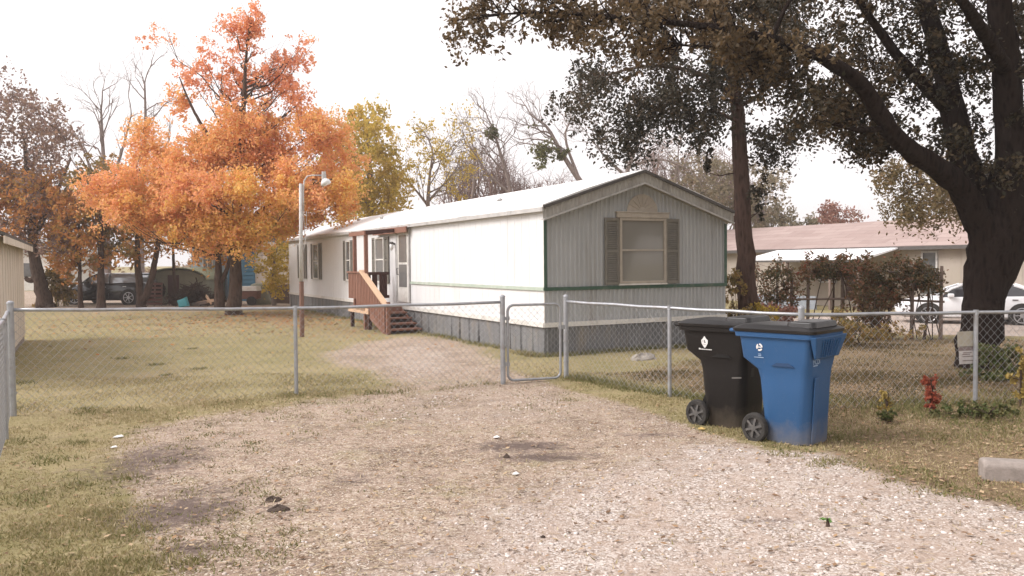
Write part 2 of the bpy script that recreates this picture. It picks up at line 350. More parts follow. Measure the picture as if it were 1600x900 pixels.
def axis(lo, hi, fine0, fine1, step, grow=1.22):
    a = list(np.arange(fine0, fine1+1e-6, step)); s = step; x = a[-1]
    while x < hi: s = min(s*grow, 60); x += s; a.append(x)
    s = step; x = a[0]; pre = []
    while x > lo: s = min(s*grow, 60); x -= s; pre.append(x)
    return np.array(pre[::-1]+a)
xs = axis(-900, 900, -7, 7.2, .09, 1.12); ys = axis(-200, 1800, 2.5, 14, .09, 1.09)
GX, GY = np.meshgrid(xs, ys); GZ = gz(GX, GY)
ii = np.arange(len(xs)*len(ys)).reshape(len(ys), len(xs))
gf = np.stack([ii[:-1,:-1], ii[:-1,1:], ii[1:,1:], ii[1:,:-1]], -1).reshape(-1, 4)
def groundmat():
    m, nt, out = new_mat('yard_ground'); vec = coords(nt)
    at = nt.nodes.new('ShaderNodeAttribute'); at.attribute_name = 'cover'; sp = nt.nodes.new('ShaderNodeSeparateColor'); nt.links.new(at.outputs['Color'], sp.inputs[0])
    at2 = nt.nodes.new('ShaderNodeAttribute'); at2.attribute_name = 'cover_b'; sp2 = nt.nodes.new('ShaderNodeSeparateColor'); nt.links.new(at2.outputs['Color'], sp2.inputs[0])
    n1 = noise(nt, 1.1, 6, .7, vec, .3); n2 = noise(nt, 9, 5, .7, vec); n3 = noise(nt, 45, 4, .7, vec); nbig = noise(nt, .28, 4, .6, vec)
    def edge(f, amp=.9, lo=.38, hi=.62):
        v = mth(nt, 'ADD', f, mth(nt, 'MULTIPLY', mth(nt, 'SUBTRACT', mth(nt, 'ADD', mth(nt, 'MULTIPLY', n1, .5), mth(nt, 'MULTIPLY', n2, .5)), .5), amp))
        mr = nt.nodes.new('ShaderNodeMapRange'); mr.interpolation_type = 'SMOOTHSTEP'; mr.inputs[1].default_value = lo; mr.inputs[2].default_value = hi
        nt.links.new(v, mr.inputs[0]); return mr.outputs[0]
    def sel0(f, lo, hi):
        mr = nt.nodes.new('ShaderNodeMapRange'); mr.inputs[1].default_value = lo; mr.inputs[2].default_value = hi; nt.links.new(f, mr.inputs[0]); return mr.outputs[0]
    def edge3(f):
        nn = mth(nt, 'ADD', mth(nt, 'MULTIPLY', noise(nt, 3.5, 8, .75, vec, 1.0), .6), mth(nt, 'MULTIPLY', noise(nt, 22, 5, .75, vec), .4))
        return sel0(mth(nt, 'ADD', f, mth(nt, 'MULTIPLY', mth(nt, 'SUBTRACT', nn, .5), 3.2)), .30, .85)
    # lawn: straw and olive
    gmix = mth(nt, 'ADD', mth(nt, 'MULTIPLY', nbig, .55), mth(nt, 'ADD', mth(nt, 'MULTIPLY', n1, .3), mth(nt, 'MULTIPLY', n2, .22)))
    lawn = ramp(nt, gmix, [(.34, (.185,.175,.07)), (.46, (.265,.23,.105)), (.58, (.36,.295,.155)), (.70, (.39,.30,.185))])
    lawn = mixc(nt, mth(nt, 'MULTIPLY', n3, .55), lawn, (.135,.115,.055)); lawn = mixc(nt, mth(nt, 'MULTIPLY', sel0(noise(nt, 3.3, 7, .75, vec, .8), .52, .64), .65), lawn, (.32,.24,.165)); lawn = mixc(nt, mth(nt, 'MULTIPLY', sel0(noise(nt, 130, 3, .7, vec), .55, .64), .6), lawn, (.42,.36,.23)); lawn = mixc(nt, mth(nt, 'MULTIPLY', sel0(noise(nt, 95, 3, .7, vec), .44, .36), .65), lawn, (.085,.075,.035)); lawn = mixc(nt, mth(nt, 'MULTIPLY', sel0(n2, .56, .66), .6), lawn, (.40,.33,.20))
    # dirt with grit
    dirt = ramp(nt, n2, [(.3, (.27,.195,.145)), (.5, (.36,.27,.21)), (.7, (.43,.335,.27))])
    nb, nc, ne = noise(nt, 2.6, 6, .72, vec, .8), noise(nt, 5.5, 6, .75, coords(nt, (1,1,1)), 1.2), noise(nt, 120, 3, .7, vec)
    def sel(f, lo, hi):
        mr = nt.nodes.new('ShaderNodeMapRange'); mr.inputs[1].default_value = lo; mr.inputs[2].default_value = hi; nt.links.new(f, mr.inputs[0]); return mr.outputs[0]
    dirt = mixc(nt, mth(nt, 'MULTIPLY', sel(noise(nt, 1.3, 7, .72, vec, .7), .47, .60), .8), dirt, (.215,.155,.115))
    dirt = mixc(nt, mth(nt, 'MULTIPLY', sel(nc, .54, .64), .65), dirt, (.44,.37,.26))
    dirt = mixc(nt, mth(nt, 'MULTIPLY', sel(n1, .56, .66), .6), dirt, (.27,.235,.125))
    dirt = mixc(nt, mth(nt, 'MULTIPLY', sel(ne, .58, .66), .7), dirt, (.50,.43,.34))
    dirt = mixc(nt, mth(nt, 'MULTIPLY', sel(ne, .40, .33), .7), dirt, (.15,.105,.075))
    vo = nt.nodes.new('ShaderNodeTexVoronoi'); vo.inputs['Scale'].default_value = 85; nt.links.new(vec, vo.inputs['Vector'])
    spk = nt.nodes.new('ShaderNodeSeparateColor'); nt.links.new(vo.outputs['Color'], spk.inputs[0])
    dirt = mixc(nt, mth(nt, 'GREATER_THAN', spk.outputs[0], .84), dirt, (.52,.45,.37))
    dirt = mixc(nt, mth(nt, 'GREATER_THAN', spk.outputs[1], .90), dirt, (.17,.125,.09))
    # crushed limestone
    gv = nt.nodes.new('ShaderNodeTexVoronoi'); gv.inputs['Scale'].default_value = 62; nt.links.new(vec, gv.inputs['Vector'])
    gs = nt.nodes.new('ShaderNodeSeparateColor'); nt.links.new(gv.outputs['Color'], gs.inputs[0])
    grav = ramp(nt, gs.outputs[0], [(.05, (.24,.185,.15)), (.3, (.42,.35,.30)), (.65, (.53,.46,.41)), (.95, (.66,.61,.57))])
    grav = mixc(nt, mth(nt, 'MULTIPLY', mth(nt, 'GREATER_THAN', gv.outputs['Distance'], .62), .7), grav, (.26,.20,.16))
    grav = mixc(nt, mth(nt, 'MULTIPLY', sel(nb, .42, .60), .7), grav, (.41,.315,.255)); grav = mixc(nt, mth(nt, 'MULTIPLY', sel(nc, .56, .66), .6), grav, (.70,.645,.60))
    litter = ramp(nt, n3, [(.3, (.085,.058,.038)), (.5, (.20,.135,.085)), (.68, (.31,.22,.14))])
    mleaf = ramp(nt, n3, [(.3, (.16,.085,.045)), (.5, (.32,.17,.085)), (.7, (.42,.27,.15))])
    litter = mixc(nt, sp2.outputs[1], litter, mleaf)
    col = mixc(nt, edge(sp.outputs[1], 1.9, .3, .7), lawn, dirt)
    col = mixc(nt, mth(nt, 'MULTIPLY', edge(sp.outputs[0], 1.1, .35, .75), .92), col, grav)
    col = mixc(nt, mth(nt, 'MULTIPLY', edge(sp2.outputs[0], 1.4, .4, .8), .8), col, litter)
    col = mixc(nt, mth(nt, 'MULTIPLY', edge3(sp.outputs[2]), .9), col, (.115,.085,.075))
    b = nt.nodes.new('ShaderNodeBsdfPrincipled'); nt.links.new(col, b.inputs['Base Color']); b.inputs['Roughness'].default_value = .95; b.inputs['Specular IOR Level'].default_value = .1
    h = mth(nt, 'ADD', mth(nt, 'MULTIPLY', n3, .6), mth(nt, 'ADD', mth(nt, 'MULTIPLY', n2, .8), mth(nt, 'MULTIPLY', mth(nt, 'MULTIPLY', gs.outputs[1], sp.outputs[0]), .5)))
    nt.links.new(bump(nt, h, .7, .025), b.inputs['Normal']); nt.links.new(b.outputs[0], out.inputs[0]); return m
ground = npfaces('ground', np.stack([GX, GY, GZ], -1), gf, groundmat(), smooth=True); tag(ground, kind='structure')
br, dr, dk, li, ml = masks(GX, GY)
for nm, ch in (('cover', (br, dr, dk)), ('cover_b', (li, ml, ml*0))):
    a = ground.data.attributes.new(nm, 'FLOAT_COLOR', 'POINT')
    a.data.foreach_set('color', np.stack([*ch, np.ones_like(br)], -1).astype(np.float32).ravel())

# ------------------------------------------------------------------ loose ground cover
def vis(x, y, pad=.5): return np.abs(x) < .66*y+pad
def scatter(n, x0, x1, y0, y1, pw=1.0):
    y = y0+(y1-y0)*rng.random(n)**pw; x = x0+(x1-x0)*rng.random(n); k = vis(x, y); return x[k], y[k]
# stones
ICO = np.array([(0,0,1),(.89,0,.45),(.28,.85,.45),(-.72,.53,.45),(-.72,-.53,.45),(.28,-.85,.45),(.72,.53,-.45),(-.28,.85,-.45),(-.89,0,-.45),(-.28,-.85,-.45),(.72,-.53,-.45),(0,0,-1)])
ICOF = np.array([(0,1,2),(0,2,3),(0,3,4),(0,4,5),(0,5,1),(1,6,2),(2,7,3),(3,8,4),(4,9,5),(5,10,1),(6,7,2),(7,8,3),(8,9,4),(9,10,5),(10,6,1)])
def stones(name, x, y, size, mat, flat=.6):
    n = len(x); v = ICO[None]*(1+.35*(rng.random((n,12,1))-.5)*2)
    v = v*np.stack([.7+.6*rng.random(n), .7+.6*rng.random(n), flat*(.6+.6*rng.random(n))], -1)[:,None]*size[:,None,None]
    a = rng.random(n)*6.283; c, s_ = np.cos(a)[:,None], np.sin(a)[:,None]
    vx = v[...,0]*c-v[...,1]*s_; vy = v[...,0]*s_+v[...,1]*c
    z = gz(x, y)+size*flat*.25
    W = np.stack([vx+x[:,None], vy+y[:,None], v[...,2]+z[:,None]], -1)
    F = (ICOF[None]+12*np.arange(n)[:,None,None]).reshape(-1, 3)
    return npfaces(name, W.reshape(-1,3), F, mat)
x, y = scatter(90000, -4, 8, 3.2, 13.5, 1.5); b_, d_, k_, l_, _ = masks(x, y)
pr = np.clip(.75*b_**1.4+.12*d_-.6*k_-.5*(l_*(1-b_)), 0, 1)*(.35+.65*(np.sin(x*3.1+y*1.3)*np.sin(y*2.7-x*.8)*.5+.5)); k = rng.random(len(x)) < pr
x, y = x[k], y[k]
tag(stones('gravel', x, y, .0045+.013*rng.random(len(x))**2.6, islandmat('loose_limestone', [(.24,.185,.15),(.40,.33,.285),(.50,.43,.385),(.57,.50,.455),(.70,.65,.61)]), .5), kind='stuff')
# grass blades
def blades(x, y, hgt, wid, lean):
    n = len(x); a = rng.random(n)*6.283; z = gz(x, y)-.004
    dx, dy = np.cos(a)*wid, np.sin(a)*wid; l = lean*(rng.random(n)*.9+.1); b2 = rng.random(n)*6.283
    tx, ty = np.cos(b2)*l, np.sin(b2)*l
    return np.stack([np.stack([x-dx, y-dy, z], -1), np.stack([x+dx, y+dy, z], -1), np.stack([x+tx, y+ty, z+hgt], -1)], 1)
x1, y1 = scatter(430000, -7, 8, 4.2, 13, 1.5); x2, y2 = scatter(110000, -14, 9, 12, 28, 1.1)
x3, y3 = scatter(60000, 3, 16, 8.6, 22, 1.0)
x = np.concatenate([x1, x2, x3]); y = np.concatenate([y1, y2, y3])
b_, d_, k_, l_, m_ = masks(x, y); pat = .5+.5*np.sin(x*2.3+1.3*np.sin(y*1.9))*np.sin(y*2.9+1.1*np.sin(x*1.7))
pr = np.clip(1.05-1.15*d_-b_-.35*l_*(1-m_), .012, 1)*(.25+.75*pat)*.95; k = rng.random(len(x)) < pr
hx = (x-.6)*.8856+(y-15.3)*.4645; ht = -(x-.6)*.4645+(y-15.3)*.8856
k &= ~((hx > -.05) & (hx < 4.5) & (ht > -.05))
x, y = x[k], y[k]; pat = pat[k]
h = (.010+.020*rng.random(len(x)))*(.6+.9*pat)
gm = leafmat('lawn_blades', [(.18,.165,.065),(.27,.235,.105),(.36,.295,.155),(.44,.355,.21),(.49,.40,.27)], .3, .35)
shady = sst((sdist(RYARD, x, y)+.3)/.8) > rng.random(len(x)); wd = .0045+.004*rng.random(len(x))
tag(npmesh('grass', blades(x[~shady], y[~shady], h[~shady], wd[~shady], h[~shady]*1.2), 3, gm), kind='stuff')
tag(npmesh('shaded_yard_grass', blades(x[shady], y[shady], h[shady]*1.4, wd[shady], h[shady]*1.3), 3, leafmat('shaded_brown_blades', [(.06,.06,.022),(.10,.085,.035),(.15,.105,.05),(.20,.14,.075)], .25, .8)), kind='stuff')  # browner blades, darkened in colour for the oak's shade over this yard
# clumps of taller green grass at left and along fence foot
tx, ty, th = [], [], []
def tuft(cx, cy, n, r, h):
    tx.append(cx+r*rng.normal(size=n)); ty.append(cy+r*rng.normal(size=n)); th.append(h*(.5+.7*rng.random(n)))
for px, py, s in [(140,640,1),(80,720,1.5),(130,755,1.2),(60,830,1.5),(160,800,1),(220,830,1),(70,880,1.4),(190,890,1.3),(120,690,1),(40,780,1.4),(200,745,.9),(300,880,.8),(245,570,1),(310,575,1),(300,545,.8),(190,560,1),(260,585,.8),(20,640,1.5),(30,690,1.4),(460,622,1.2),(455,618,1),(30,600,1.6)]:
    g = G(px, py); tuft(g.x, g.y, int(130*s), .085*s, .04)
for i in range(26):
    t = rng.random(); tuft(-5.6+5.4*t, 9.5+2.2*t+.05*rng.normal(), 30, .10, .05)
for i in range(70):
    t = rng.random(); tuft(.8+2.5*t, 12.3-2.9*t+.1*rng.normal(), 60, .12, .07)
for i in range(75):
    t = rng.random(); tuft(3.3+3.6*t, 9.45+.5*t+.35*rng.normal(), 45, .14, .085)
for i in range(60):
    tuft(2.9+3.5*rng.random(), 7.9+1.2*rng.random(), 50, .14, .05)
for i in range(70):
    t = 21*rng.random()**1.5; tuft(.6-.4645*t-.1, 15.3+.8856*t-.1, 40, .1, .09)
for i in range(40):
    t = 4.4*rng.random(); tuft(.6+.8856*t, 15.2+.4645*t, 45, .1, .10)
for i in range(150):
    g = G(random.gauss(300, 110), random.uniform(640, 890)); tuft(g.x, g.y, 22, .06, .028)
for i in range(60):
    g = G(random.uniform(420, 900), random.gauss(628, 18)); tuft(g.x, g.y, 22, .09, .03)
for i in range(70):
    px = random.uniform(1200, 1600); g = G(px, 700+(px-1200)*.21+random.gauss(0, 9)); tuft(g.x, g.y, 24, .06, .035)
x, y, h = map(np.concatenate, (tx, ty, th))
gm2 = leafmat('rank_grass', [(.11,.12,.04),(.17,.17,.06),(.25,.215,.095),(.33,.27,.15)], .3, .6)
tag(npmesh('tall_grass', blades(x, y, h, .005+.003*rng.random(len(x)), h*1.3), 3, gm2), kind='stuff')
# dead straw lying on the drive
x, y = scatter(42000, -5, 7, 4, 13, 1.3); b_, d_, k_, l_, _ = masks(x, y); k = rng.random(len(x)) < np.clip(.9*d_-.75*b_+.3*l_, 0, 1)*(1-.85*np.clip(k_*1.3, 0, 1))*(.15+.85*(np.sin(x*1.9+2*np.sin(y*1.3))*np.sin(y*2.2-x)*.5+.5)**1.5)
x, y = x[k], y[k]; n = len(x); a = rng.random(n)*6.283; z = gz(x, y)+.006+.01*rng.random(n); l = .015+.035*rng.random(n); c = np.stack([x, y, z], -1)
u = np.stack([np.cos(a), np.sin(a), .25*(rng.random(n)-.5)], -1)*l[:,None]; w_ = np.stack([-np.sin(a), np.cos(a), 0*a], -1)*.0028
tag(npmesh('dead_grass', np.stack([c-u-w_, c+u-w_, c+u+w_, c-u+w_], 1), 4, islandmat('dead_straw', [(.14,.10,.065),(.26,.19,.12),(.40,.31,.19),(.50,.42,.28)])), kind='stuff')
# fallen leaves
def flatleaves(name, x, y, size, mat):
    n = len(x); a = rng.random(n)*6.283; z = gz(x, y)+.008+.018*rng.random(n)
    u = np.stack([np.cos(a), np.sin(a), .5*(rng.random(n)-.5)], -1)*size[:,None]; w = np.stack([-np.sin(a), np.cos(a), .5*(rng.random(n)-.5)], -1)*(size*.6)[:,None]
    c = np.stack([x, y, z], -1); return tag(npmesh(name, np.stack([c-u, c-w, c+u, c+w], 1), 4, mat), kind='stuff')
x, y = scatter(40000, -7, 8, 4, 14, 1.2); b_, d_, k_, l_, _ = masks(x, y); k = rng.random(len(x)) < .10+.10*d_+.55*l_-.06*b_
x, y = x[k], y[k]
flatleaves('fallen_leaves', x, y, .010+.018*rng.random(len(x)), islandmat('dry_leaves', [(.10,.06,.035),(.20,.12,.07),(.32,.20,.11),(.44,.33,.21),(.26,.17,.11)]))
x, y = scatter(40000, -16, 1, 16, 34, 1); r = np.hypot((x+7.6)/4.6, (y-27)/4.5); k = rng.random(len(x)) < .42*np.exp(-r*r)+.008
hx = (x-.6)*.8856+(y-15.3)*.4645; k &= hx < -.2
x, y = x[k], y[k]; flatleaves('fallen_orange_leaves', x, y, .03+.04*rng.random(len(x)), islandmat('orange_dry_leaves', [(.18,.07,.03),(.36,.15,.05),(.46,.23,.08),(.30,.19,.11)]))

# ------------------------------------------------------------------ mobile home
HOME = V((.6, 15.3, 0)); HRZ = math.atan2(.4645, .8856); HW, HL = 4.4, 21.1
def hw(x, y, z): c, s_ = math.cos(HRZ), math.sin(HRZ); return V((HOME.x+x*c-y*s_, HOME.y+x*s_+y*c, z))
home = thing('mobile_home', 'long white single-wide mobile home with green trim and grey skirting', 'mobile home', HOME, HRZ)
ZE, ZR = 2.72, 3.44
def ztop(x): return ZE+(ZR-ZE)*(1-abs(x-HW/2)/(HW/2))
def ribbed(x0, x1, pitch, depth, z0, z1f, flat=.55):
    """profile points (x, depth) for trapezoid ribs"""
    pts = []; x = x0
    while x < x1-1e-6:
        for a, dd in ((0, 0), (flat, 0), (flat+.12, depth), (1-.12, depth)):
            xx = x+pitch*a
            if xx < x1: pts.append((xx, dd))
        x += pitch
    pts.append((x1, 0)); return pts
def ribwall(mb, pts, z0, z1f, axis='x', base=0, sgn=-1):
    vs, fs = [], []
    for (q, dd) in pts:
        z1 = z1f(q) if callable(z1f) else z1f
        a = (q, base+sgn*dd) if axis == 'x' else (base+sgn*dd, q)
        vs += [(a[0], a[1], z0), (a[0], a[1], z1)]
    for i in range(len(pts)-1): fs.append((2*i, 2*i+2, 2*i+3, 2*i+1))
    mb.add(vs, fs)
m = MB(); ribwall(m, ribbed(0, HW, .1, .024, 0, 0), .547, lambda q: ztop(q)-.02); m.build('end_wall', M['endsiding'], home)
m = MB(); ribwall(m, ribbed(0, HL, .3, .007, 0, 0, .80), .547, 2.74, 'y', 0, -1); m.build('side_wall', M['siding'], home)
m = MB(); m.add([(HW,0,.1),(HW,HL,.1),(HW,HL,2.74),(HW,0,2.74)], [(0,1,2,3)]); m.add([(0,HL,.1),(HW,HL,.1),(HW,HL,2.74),(HW/2,HL,ZR),(0,HL,2.74)], [(0,1,2,3,4)])
m.build('rear_wall', M['siding'], home)
# roof
ov, th = .10, .05
m = MB()
for sx in (0, 1):
    xe = -ov if sx == 0 else HW+ov
    N = 24; secs = []
    for j in range(N+1):
        yy = -.14+(HL+.28)*j/N; dz = .012*math.sin(j*2.1)+.008*math.sin(j*5.3)
        secs.append([(xe, yy, ZE+.04+dz), (xe, yy, ZE+.04+th+dz), (xe*.6+HW/2*.4, yy, ZE+.04+th+(ZR-ZE)*.44+dz*1.6), (HW/2, yy, ZR+.06+th), (HW/2, yy, ZR+.05)])
    m.loft(secs)
roof = m.build('roof', M['roofmetal'], home)
for xx, yy in ((.8, 3.4), (1.1, 12.5), (1.4, 16)):
    z = ztop(xx)+.06; v = MB(); v.tube([(xx,yy,z-.05),(xx,yy,z+.12)], .05, 10); v.tube([(xx,yy,z+.12),(xx,yy,z+.16)], [.085,.06], 10); v.build('roof_vent', M['gutter'], roof)
# gable fascia : ribbed band, dark drip edge above
FD = .21
for sx in (0, 1):
    pts = ribbed(-ov, HW/2, .085, .012, 0, 0) if sx == 0 else ribbed(HW/2, HW+ov, .085, .012, 0, 0)
    f = MB(); vs, fs = [], []
    for q, dd in pts: z = ztop(q)+.05; vs += [(q, -.15-dd, z-FD), (q, -.15-dd, z)]
    for i in range(len(pts)-1): fs.append((2*i, 2*i+2, 2*i+3, 2*i+1))
    f.add(vs, fs)
    a, b = (-ov, HW/2) if sx == 0 else (HW/2, HW+ov)
    f.add([(a,-.15,ztop(a)+.05-FD),(b,-.15,ztop(b)+.05-FD),(b,-.015,ztop(b)+.05-FD),(a,-.015,ztop(a)+.05-FD)], [(0,1,2,3)])
    fo = f.build('gable_fascia', M['fascia'], home)
    f = MB(); f.bar((a,-.172,ztop(a)+.075), (b,-.172,ztop(b)+.075), .035, .055); f.build('drip_edge', M['drip'], fo)
    f = MB(); f.bar((a,-.168,ztop(a)+.05-FD), (b,-.168,ztop(b)+.05-FD), .03, .03); f.build('lower_edge', M['gutter'], fo)
for xe in (-ov, HW+ov):
    f = MB(); f.box(xe-.02, xe+.012, -.16, HL+.12, ZE-.035, ZE+.045); f.build('eave_gutter', M['gutter'], home)
f = MB(); f.box(-ov+.013, -.008, -.14, HL, ZE+.0, ZE+.02); f.build('soffit', M['fascia'], home)
# trims
t = MB(); t.box(-.022, HW+.022, -.042, -.0245, 1.215, 1.28); t.build('belt_trim', M['green'], home)
t = MB(); t.box(-.034, -.0125, -.02, 6.95, 1.215, 1.28); t.build('side_belt_trim', M['palegreen'], home)
for xe, w_ in ((-.02, .06), (HW-.045, .065)):
    t = MB(); t.box(xe, xe+w_, -.038, -.0245, 1.281, ztop(xe+.03)-.2); t.build('corner_trim', M['green'], home)
t = MB(); t.box(-.024, HW+.02, -.038, -.0245, .53, .62); t.box(-.032, -.0125, -.012, HL, .53, .62); t.build('bottom_trim', M['whitetrim'], home)
t = MB(); t.box(-.012, .004, -.018, .004, .621, ZE-.02); t.build('corner_post', M['whitetrim'], home)
# skirting
s_ = MB(); ribwall(s_, ribbed(.02, HW-.01, .07, .022, 0, 0, .5), -.06, .54, 'x', .02); s_.build('end_skirting', M['skirt'], home)
s_ = MB(); yy = .02; gaps = []
while yy < HL:
    L_ = min(.46+.05*random.random(), HL-yy); tilt = random.uniform(-.02, .02); lo = random.uniform(-.004, .004)
    s_.add([(.03+lo, yy+tilt, -.06), (.03+lo, yy+L_-.012+tilt, -.06), (.02-lo, yy+L_-.012, .54), (.02-lo, yy, .54)], [(0,1,2,3)])
    s_.add([(.03+lo, yy+L_*.5, -.06), (.018+lo, yy+L_*.5+.02, -.06), (.018, yy+L_*.5+.02, .54), (.02, yy+L_*.5, .54)], [(0,1,2,3)])
    if random.random() < .45: gp = MB(); gaps.append(gp); gp.add([(.012, yy+tilt*2, -.02), (.012, yy+.035+tilt*2.5, -.02), (.008, yy+.012, .50), (.008, yy, .50)], [(0,1,2,3)])
    yy += L_
sk = s_.build('side_skirting', M['skirt'], home); [gp.build('panel_gap', M['skirtdark'], sk) for gp in gaps]
m = MB(); m.box(.06, HW-.06, .06, HL-.06, -.1, .5); m.build('underfloor', M['skirtdark'], home)
# front window
def window(parent, axis, base, a0, a1, z0, z1, pane, frame, fw=.05, rail=True, name='window', out=-1, vert=False):
    """window set on a wall; axis 'x' (wall faces -y) or 'y' (wall faces -x)"""
    def bx(mb, p0, p1, d0, d1, za, zb):
        lo, hi = sorted((base+out*d0, base+out*d1))
        if axis == 'x': mb.box(p0, p1, lo, hi, za, zb)
        else: mb.box(lo, hi, p0, p1, za, zb)
    g = MB(); bx(g, a0+.01, a1-.01, .002, .022, z0+.01, z1-.01); w = g.build(name, pane, parent)
    f = MB()
    bx(f, a0, a0+fw, .0, .055, z0, z1); bx(f, a1-fw, a1, .0, .055, z0, z1)
    bx(f, a0+fw, a1-fw, .0, .05, z0, z0+fw); bx(f, a0+fw, a1-fw, .0, .05, z1-fw, z1)
    f.build('frame', frame, w, bevel=.004)
    if rail:
        f = MB(); zm = z0+(z1-z0)*.51; bx(f, a0+fw, a1-fw, .022, .042, zm-.018, zm+.018); f.build('meeting_rail', frame, w)
    if vert:
        f = MB(); am = a0+(a1-a0)*.5; bx(f, am-.015, am+.015, .022, .038, z0+fw, z1-fw); f.build('mullion', frame, w)
    return w
def shutter(parent, axis, base, a0, a1, z0, z1, out=-1, mat=None):
    def bx(mb, p0, p1, d0, d1, za, zb):
        lo, hi = sorted((base+out*d0, base+out*d1))
        if axis == 'x': mb.box(p0, p1, lo, hi, za, zb)
        else: mb.box(lo, hi, p0, p1, za, zb)
    s = MB(); fw = .045
    bx(s, a0, a0+fw, 0, .035, z0, z1); bx(s, a1-fw, a1, 0, .035, z0, z1)
    for za in (z0, (z0+z1)/2-.03, z1-.06): bx(s, a0+fw, a1-fw, 0, .033, za, za+.06)
    bx(s, a0+fw, a1-fw, 0, .008, z0+.06, z1-.06)
    z = z0+.08
    while z < z1-.09:
        if abs(z-(z0+z1)/2) > .05:
            lo = base+out*.008; hi = base+out*.03
            pr = [(lo, z+.03), (hi, z), (hi, z+.009), (lo, z+.039)]
            if axis == 'x': s.prism(pr, lambda p, k: (a0+fw if k == 0 else a1-fw, p[0], p[1]))
            else: s.prism(pr, lambda p, k: (p[0], a0+fw if k == 0 else a1-fw, p[1]))
        z += .042
    return s.build('shutter', mat or M['shutter'], parent)
W0, W1 = 1.667, 2.793
win = window(home, 'x', -.0245, W0, W1, 1.315, 2.60, M['blind'], M['tanframe'], .05)
hd = MB(); hd.box(W0-.06, W1+.06, -.085, -.0245, 2.603, 2.70); hd.box(W0-.09, W1+.09, -.095, -.0245, 2.70, 2.725); hd.build('header', M['tanframe'], win, bevel=.006)
sl = MB(); sl.box(W0-.02, W1+.02, -.08, -.0245, 1.283, 1.313); sl.build('sill', M['whitetrim'], win)
shutter(home, 'x', -.0245, 1.33, 1.66, 1.30, 2.60); shutter(home, 'x', -.0245, 2.80, 3.14, 1.30, 2.60)
cx = (W0+W1)/2; arc = [(cx+.37*math.cos(a), 2.727+.35*math.sin(a)) for a in np.linspace(0, math.pi, 20)]
m = MB(); m.prism(arc, lambda p, k: (p[0], -.0245 if k == 0 else -.04, p[1]))
for a in np.linspace(.0, math.pi, 9)[1:-1]: m.bar((cx+.09*math.cos(a), -.041, 2.74+.09*math.sin(a)), (cx+.33*math.cos(a), -.041, 2.74+.31*math.sin(a)), .01, .02, (0,1,0))
m.build('fan_ornament', M['tanframe'], home)
# side windows with shutters
for a0, a1, z0 in ((8.62, 10.05, 1.2), (11.9, 13.05, 1.2), (15.85, 17.3, 1.2), (18.05, 19.4, 1.2)):
    window(home, 'y', -.0125, a0+.33, a1-.33, z0, 2.5, M['greypane'] if a0 < 10 else M['darkpane'], M['whitetrim'], .05)
    shutter(home, 'y', -.0125, a0, a0+.31, z0, 2.5); shutter(home, 'y', -.0125, a1-.31, a1, z0, 2.5)
# storm door
d0, d1, dz0, dz1 = 7.05, 7.88, .72, 2.62
m = MB(); m.box(-.035, -.0125, d0, d1, dz0, dz1); door = m.build('door', M['whitetrim'], home, bevel=.005)
m = MB(); m.box(-.05, -.0125, d0-.07, d0, dz0, dz1+.06); m.box(-.05, -.0125, d1, d1+.07, dz0, dz1+.06); m.box(-.05, -.0125, d0, d1, dz1, dz1+.06); m.build('door_frame', M['gutter'], home)
m = MB(); m.box(-.042, -.0352, d0+.12, d1-.12, 1.78, 2.5); m.box(-.042, -.0352, d0+.12, d1-.12, 1.12, 1.72); m.build('pane', M['greypane'], door)
m = MB(); m.tube([(-.037,d1-.07,1.45),(-.08,d1-.07,1.45),(-.08,d1-.07,1.62),(-.037,d1-.07,1.62)], .012, 6); m.build('handle', M['blackplastic'], door)
m = MB(); m.tube([(-.01,8.16,2.28),(-.1,8.16,2.30)], .03, 8); m.tube([(-.1,8.16,2.34),(-.1,8.16,2.28)], [.05,.06], 10); lm = m.build('wall_lamp', M['drip'], home)
m = MB(); m.tube([(-.1,8.16,2.28),(-.1,8.16,2.16),(-.1,8.16,2.10)], [.055,.05,.015], 10); m.build('globe', M['lampglass'], lm, smooth=True)
m = MB(); m.tube([(-.02,8.05,2.2),(-.02,8.05,.7)], .014, 6); m.build('conduit', M['gutter'], home)
m = MB(); m.box(-.07, -.0065, 11.0, 11.18, .72, .95); m.build('meter_box', M['gutter'], home, bevel=.01)

# ------------------------------------------------------------------ porch
porch = thing('entry_porch', 'small brown wooden entry porch with steps and slatted railing against the white home', 'porch', HOME, HRZ)
XO, XI = -1.0, -.09; DZ = .60
m = MB(); yb = 7.42
while yb < 9.12: m.box(XO, XI, yb, yb+.128, DZ-.035, DZ); yb += .135
m.build('deck', M['deckwood'], porch)
m = MB(); m.box(XO-.03, XO-.002, 7.4, 9.2, DZ-.17, DZ-.02); m.build('deck_fascia', M['palewood'], porch)
for ya in (9.16, 7.39): m = MB(); m.box(XO, XI, ya, ya+.028, DZ-.17, DZ-.037); m.build('rim_joist', M['deckwood'], porch)
for yy in (7.5, 9.05):
    m = MB(); m.box(XO+.0, XO+.09, yy-.045, yy+.045, -.08, DZ-.18); m.build('leg', M['darkwood'], porch)
for i in range(5):
    y1 = 7.39-.335*i; z = DZ-.12*(i+1)+.12
    if i == 0: continue
    m = MB(); m.box(XO+.06, XI+.02, y1, y1+.35, z-.04, z); m.build('step', M['deckwood'], porch)
for xx in (XO+.03, XI-.01):
    m = MB(); m.prism([(7.4,.55),(5.98,-.03),(6.25,-.03),(7.4,.30)], lambda p, k: (xx-.02 if k == 0 else xx+.018, p[0], p[1])); m.build('stringer', M['deckwood'], porch)
m = MB()
for i in range(5): m.box(XO+.07, XI-.04, 7.39-.335*i+.315, 7.39-.335*i+.33, DZ-.12*i-.18, DZ-.12*i-.045)
m.build('riser', M['darkwood'], porch)
m = MB(); y_ = 8.38
